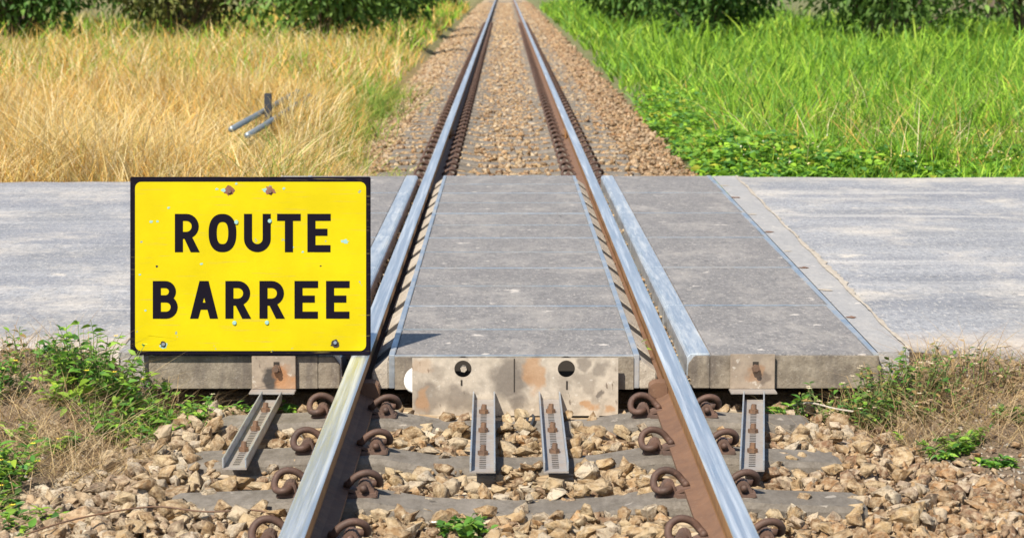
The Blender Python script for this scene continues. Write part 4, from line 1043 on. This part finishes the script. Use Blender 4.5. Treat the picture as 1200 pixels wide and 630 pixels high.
# ------------------------------------------------------------------ the yellow sign
def ribbon(pts, wd, y, closed=False):
    P = [Vector((a, b)) for a, b in pts]; n = len(P); L, Rr = [], []
    for i in range(n):
        a = P[i - 1] if (i > 0 or closed) else P[i]; c = P[(i + 1) % n] if (i < n - 1 or closed) else P[i]
        d1 = (P[i] - a).normalized() if (P[i] - a).length > 1e-9 else (c - P[i]).normalized()
        d2 = (c - P[i]).normalized() if (c - P[i]).length > 1e-9 else d1
        nn = Vector((-d1.y - d2.y, d1.x + d2.x)).normalized(); k = wd / 2 / max(.5, nn.dot(Vector((-d1.y, d1.x))))
        L.append(P[i] + nn * k); Rr.append(P[i] - nn * k)
    return L, Rr
def make_sign():
    Wd, Ht = .828, .614
    e = empty('road_sign', (-.909, 8.034, .0015), (-TH * 1.0, 0, 0))
    tag(e, 'yellow road closed sign with black frame standing at the edge of the crossing', 'sign')
    sx = Wd / 762; X = lambda u: (u - 41 - 381) * sx; Z = lambda v: (597 - v) * (Ht / 564)
    mb = MB(); mb.box(-Wd / 2, Wd / 2, 0, .018, 0, Ht); mb.build('panel', 'black', e, .003)
    # rounded yellow face
    x0, x1, z0, z1, r = X(57), X(789), Z(583), Z(49), .021
    pts = []
    for cx, cz, a0 in ((x1 - r, z0 + r, -90), (x1 - r, z1 - r, 0), (x0 + r, z1 - r, 90), (x0 + r, z0 + r, 180)):
        pts += [(cx + r * math.cos(R(a0 + 15 * i)), cz + r * math.sin(R(a0 + 15 * i))) for i in range(7)]
    mb = MB(); mb.prism(pts, -.0014, .0006); face = mb.build('face', 'yellow', e)
    def letter(ch, u0, u1, v0, v1):
        xa, xb, za, zb = X(u0), X(u1), Z(v1), Z(v0); w_, h_ = xb - xa, zb - za; t = .0280; th = .0242; mb = MB(); cnt = [0]
        def solid(poly):
            y = -.0024 - .00012 * cnt[0]; cnt[0] += 1
            if sum(poly[i][0] * poly[(i + 1) % len(poly)][1] - poly[(i + 1) % len(poly)][0] * poly[i][1] for i in range(len(poly))) < 0: poly = poly[::-1]
            mb.prism(poly, y, -.0012)
        def rib(pts, wd, closed=False):
            y = -.0024 - .00012 * cnt[0]; cnt[0] += 1
            L, Rr = ribbon([(xa + a, za + b) for a, b in pts], wd, y, closed); n = len(L)
            v = [(p.x, y, p.y) for p in L] + [(p.x, y, p.y) for p in Rr] + [(p.x, -.0012, p.y) for p in L] + [(p.x, -.0012, p.y) for p in Rr]
            f = []
            for i in range(n if closed else n - 1):
                j = (i + 1) % n
                f += [(i, n + i, n + j, j), (i, j, 2 * n + j, 2 * n + i), (n + j, n + i, 3 * n + i, 3 * n + j)]
            mb.add(v, f)
        def rect(a0, a1, b0, b1): solid([(xa + a0, za + b0), (xa + a1, za + b0), (xa + a1, za + b1), (xa + a0, za + b1)])
        def bowl(zt, zb_, wmax):
            rr = (zt - zb_) / 2; cx = wmax - rr
            p = [(t * .9, zt)] + [(cx + rr * math.sin(a), zb_ + rr + rr * math.cos(a)) for a in [math.pi * i / 12 for i in range(13)]] + [(t * .9, zb_)]
            rib(p, th)
        if ch == 'E':
            rect(0, t, 0, h_); rect(t * .9, w_, h_ - th, h_); rect(t * .9, w_ * .99, 0, th); rect(t * .9, w_ * .86, h_ * .52 - th / 2, h_ * .52 + th / 2)
        elif ch == 'T': rect(0, w_, h_ - th, h_); rect(w_ / 2 - t / 2, w_ / 2 + t / 2, 0, h_ - th * .9)
        elif ch == 'O':
            rx, rz = w_ / 2 - t / 2, h_ / 2 - t / 2; pw = .82
            rib([(w_ / 2 + rx * math.copysign(abs(math.cos(a)) ** pw, math.cos(a)), h_ / 2 + rz * math.copysign(abs(math.sin(a)) ** pw, math.sin(a))) for a in [2 * math.pi * (i + .5) / 40 for i in range(40)]], t, True)
        elif ch == 'U':
            rr = w_ / 2 - t / 2
            rib([(t / 2, h_)] + [(w_ / 2 - rr * math.cos(a), rr * 1.0 + t / 2 - rr * math.sin(a)) for a in [math.pi * i / 16 for i in range(17)]] + [(w_ - t / 2, h_)], t)
        elif ch == 'R':
            rect(0, t, 0, h_); bowl(h_ - th / 2, h_ * .44, w_ * .96 - th / 2)
            solid([(xa + w_ - t * 1.12, za), (xa + w_, za), (xa + w_ * .66, za + h_ * .44), (xa + w_ * .66 - t * 1.05, za + h_ * .44)])
        elif ch == 'B': rect(0, t, 0, h_); bowl(h_ - th / 2, h_ * .53, w_ * .93 - th / 2); bowl(h_ * .525, th / 2, w_ - th / 2)
        elif ch == 'A':
            c = w_ / 2; a = t * .56
            solid([(xa, za), (xa + t * 1.02, za), (xa + c + a, za + h_), (xa + c - a, za + h_)])
            solid([(xa + w_ - t * 1.02, za), (xa + w_, za), (xa + c + a, za + h_), (xa + c - a, za + h_)])
            rect(w_ * .22, w_ * .78, h_ * .24, h_ * .24 + th)
        o = mb.build('letter', 'letter', face); tag(o, label='black capital letter ' + ch)
    for ch, u0, u1 in (('R', 183, 262), ('O', 290, 378), ('U', 402, 487), ('T', 507, 582), ('E', 603, 677)): letter(ch, u0, u1, 150, 271)
    for ch, u0, u1 in (('B', 113, 192), ('A', 231, 320), ('R', 343, 425), ('R', 451, 532), ('E', 562, 637), ('E', 662, 737)): letter(ch, u0, u1, 362, 481)
    def blotch(u, v, r_, mat, sq=.8, yy=-.0019, name='paint_chip'):
        mb = MB(); n = 14; P = []
        for i in range(n):
            a = 2 * math.pi * i / n; q = r_ * random.uniform(.55, 1.15); P.append((X(u) + q * math.cos(a), Z(v) + q * sq * math.sin(a)))
        mb.prism(P, yy, -.0012); return mb.build(name, mat, face)
    for u, v in ((356, 77), (485, 77)):
        blotch(u - 14, v - 2, .016, 'chip_teal', .5); blotch(u, v, .021, 'chip_rust', .85, -.0022)
        b = MB(); b.cyl((X(u), -.0012, Z(v) - .002), (0, -1, 0), .0075, .006, 6); b.build('bolt', 'bolt', e)
    for u, v in ((147, 562), (691, 557)):
        blotch(u, v + 4, .017, 'chip_teal' if u < 300 else 'slot', .8); blotch(u, v, .014, 'slot', .8, -.0022)
        b = MB(); b.cyl((X(u), -.0012, Z(v)), (0, -1, 0), .006, .006, 8); b.build('bolt', 'galv', e)
    for u, v in ((378, 177), (484, 173), (372, 495), (475, 494)):
        b = MB(); b.cyl((X(u), -.0012, Z(v)), (0, -1, 0), .008, .0045, 12, r2=.006); b.build('rivet', 'chip_teal', e)
    for u, v, r_, m in ((722, 237, .013, 'chip_teal'), (108, 175, .008, 'chip_teal'), (128, 174, .006, 'chip_teal'), (163, 131, .006, 'chip_teal'), (267, 308, .006, 'chip_teal'), (126, 316, .006, 'slot'), (72, 342, .005, 'chip_teal'),
                        (316, 72, .006, 'chip_teal'), (378, 55, .006, 'chip_teal'), (529, 70, .006, 'chip_teal'), (588, 271, .005, 'chip_teal'), (556, 256, .006, 'chip_teal'), (90, 455, .005, 'chip_teal'), (645, 315, .004, 'slot')):
        blotch(u, v, r_, m, .7)
    # folding prop frame behind
    for s in (-1, 1):
        mb = MB(); x = s * .31
        a, b = Vector((x, .022, Ht * .82)), Vector((x, .30, .0 + .300 * math.tan(TH) + .004))
        v, f = tube([a, b], .011, 8); mb.add(v, f); mb.build('prop_leg', 'galv', e, 0, True)
    mb = MB(); v, f = tube([(-.31, .162, Ht * .43), (.31, .162, Ht * .43)], .008, 8); mb.add(v, f); mb.build('cross_bar', 'galv', e, 0, True)
make_sign()
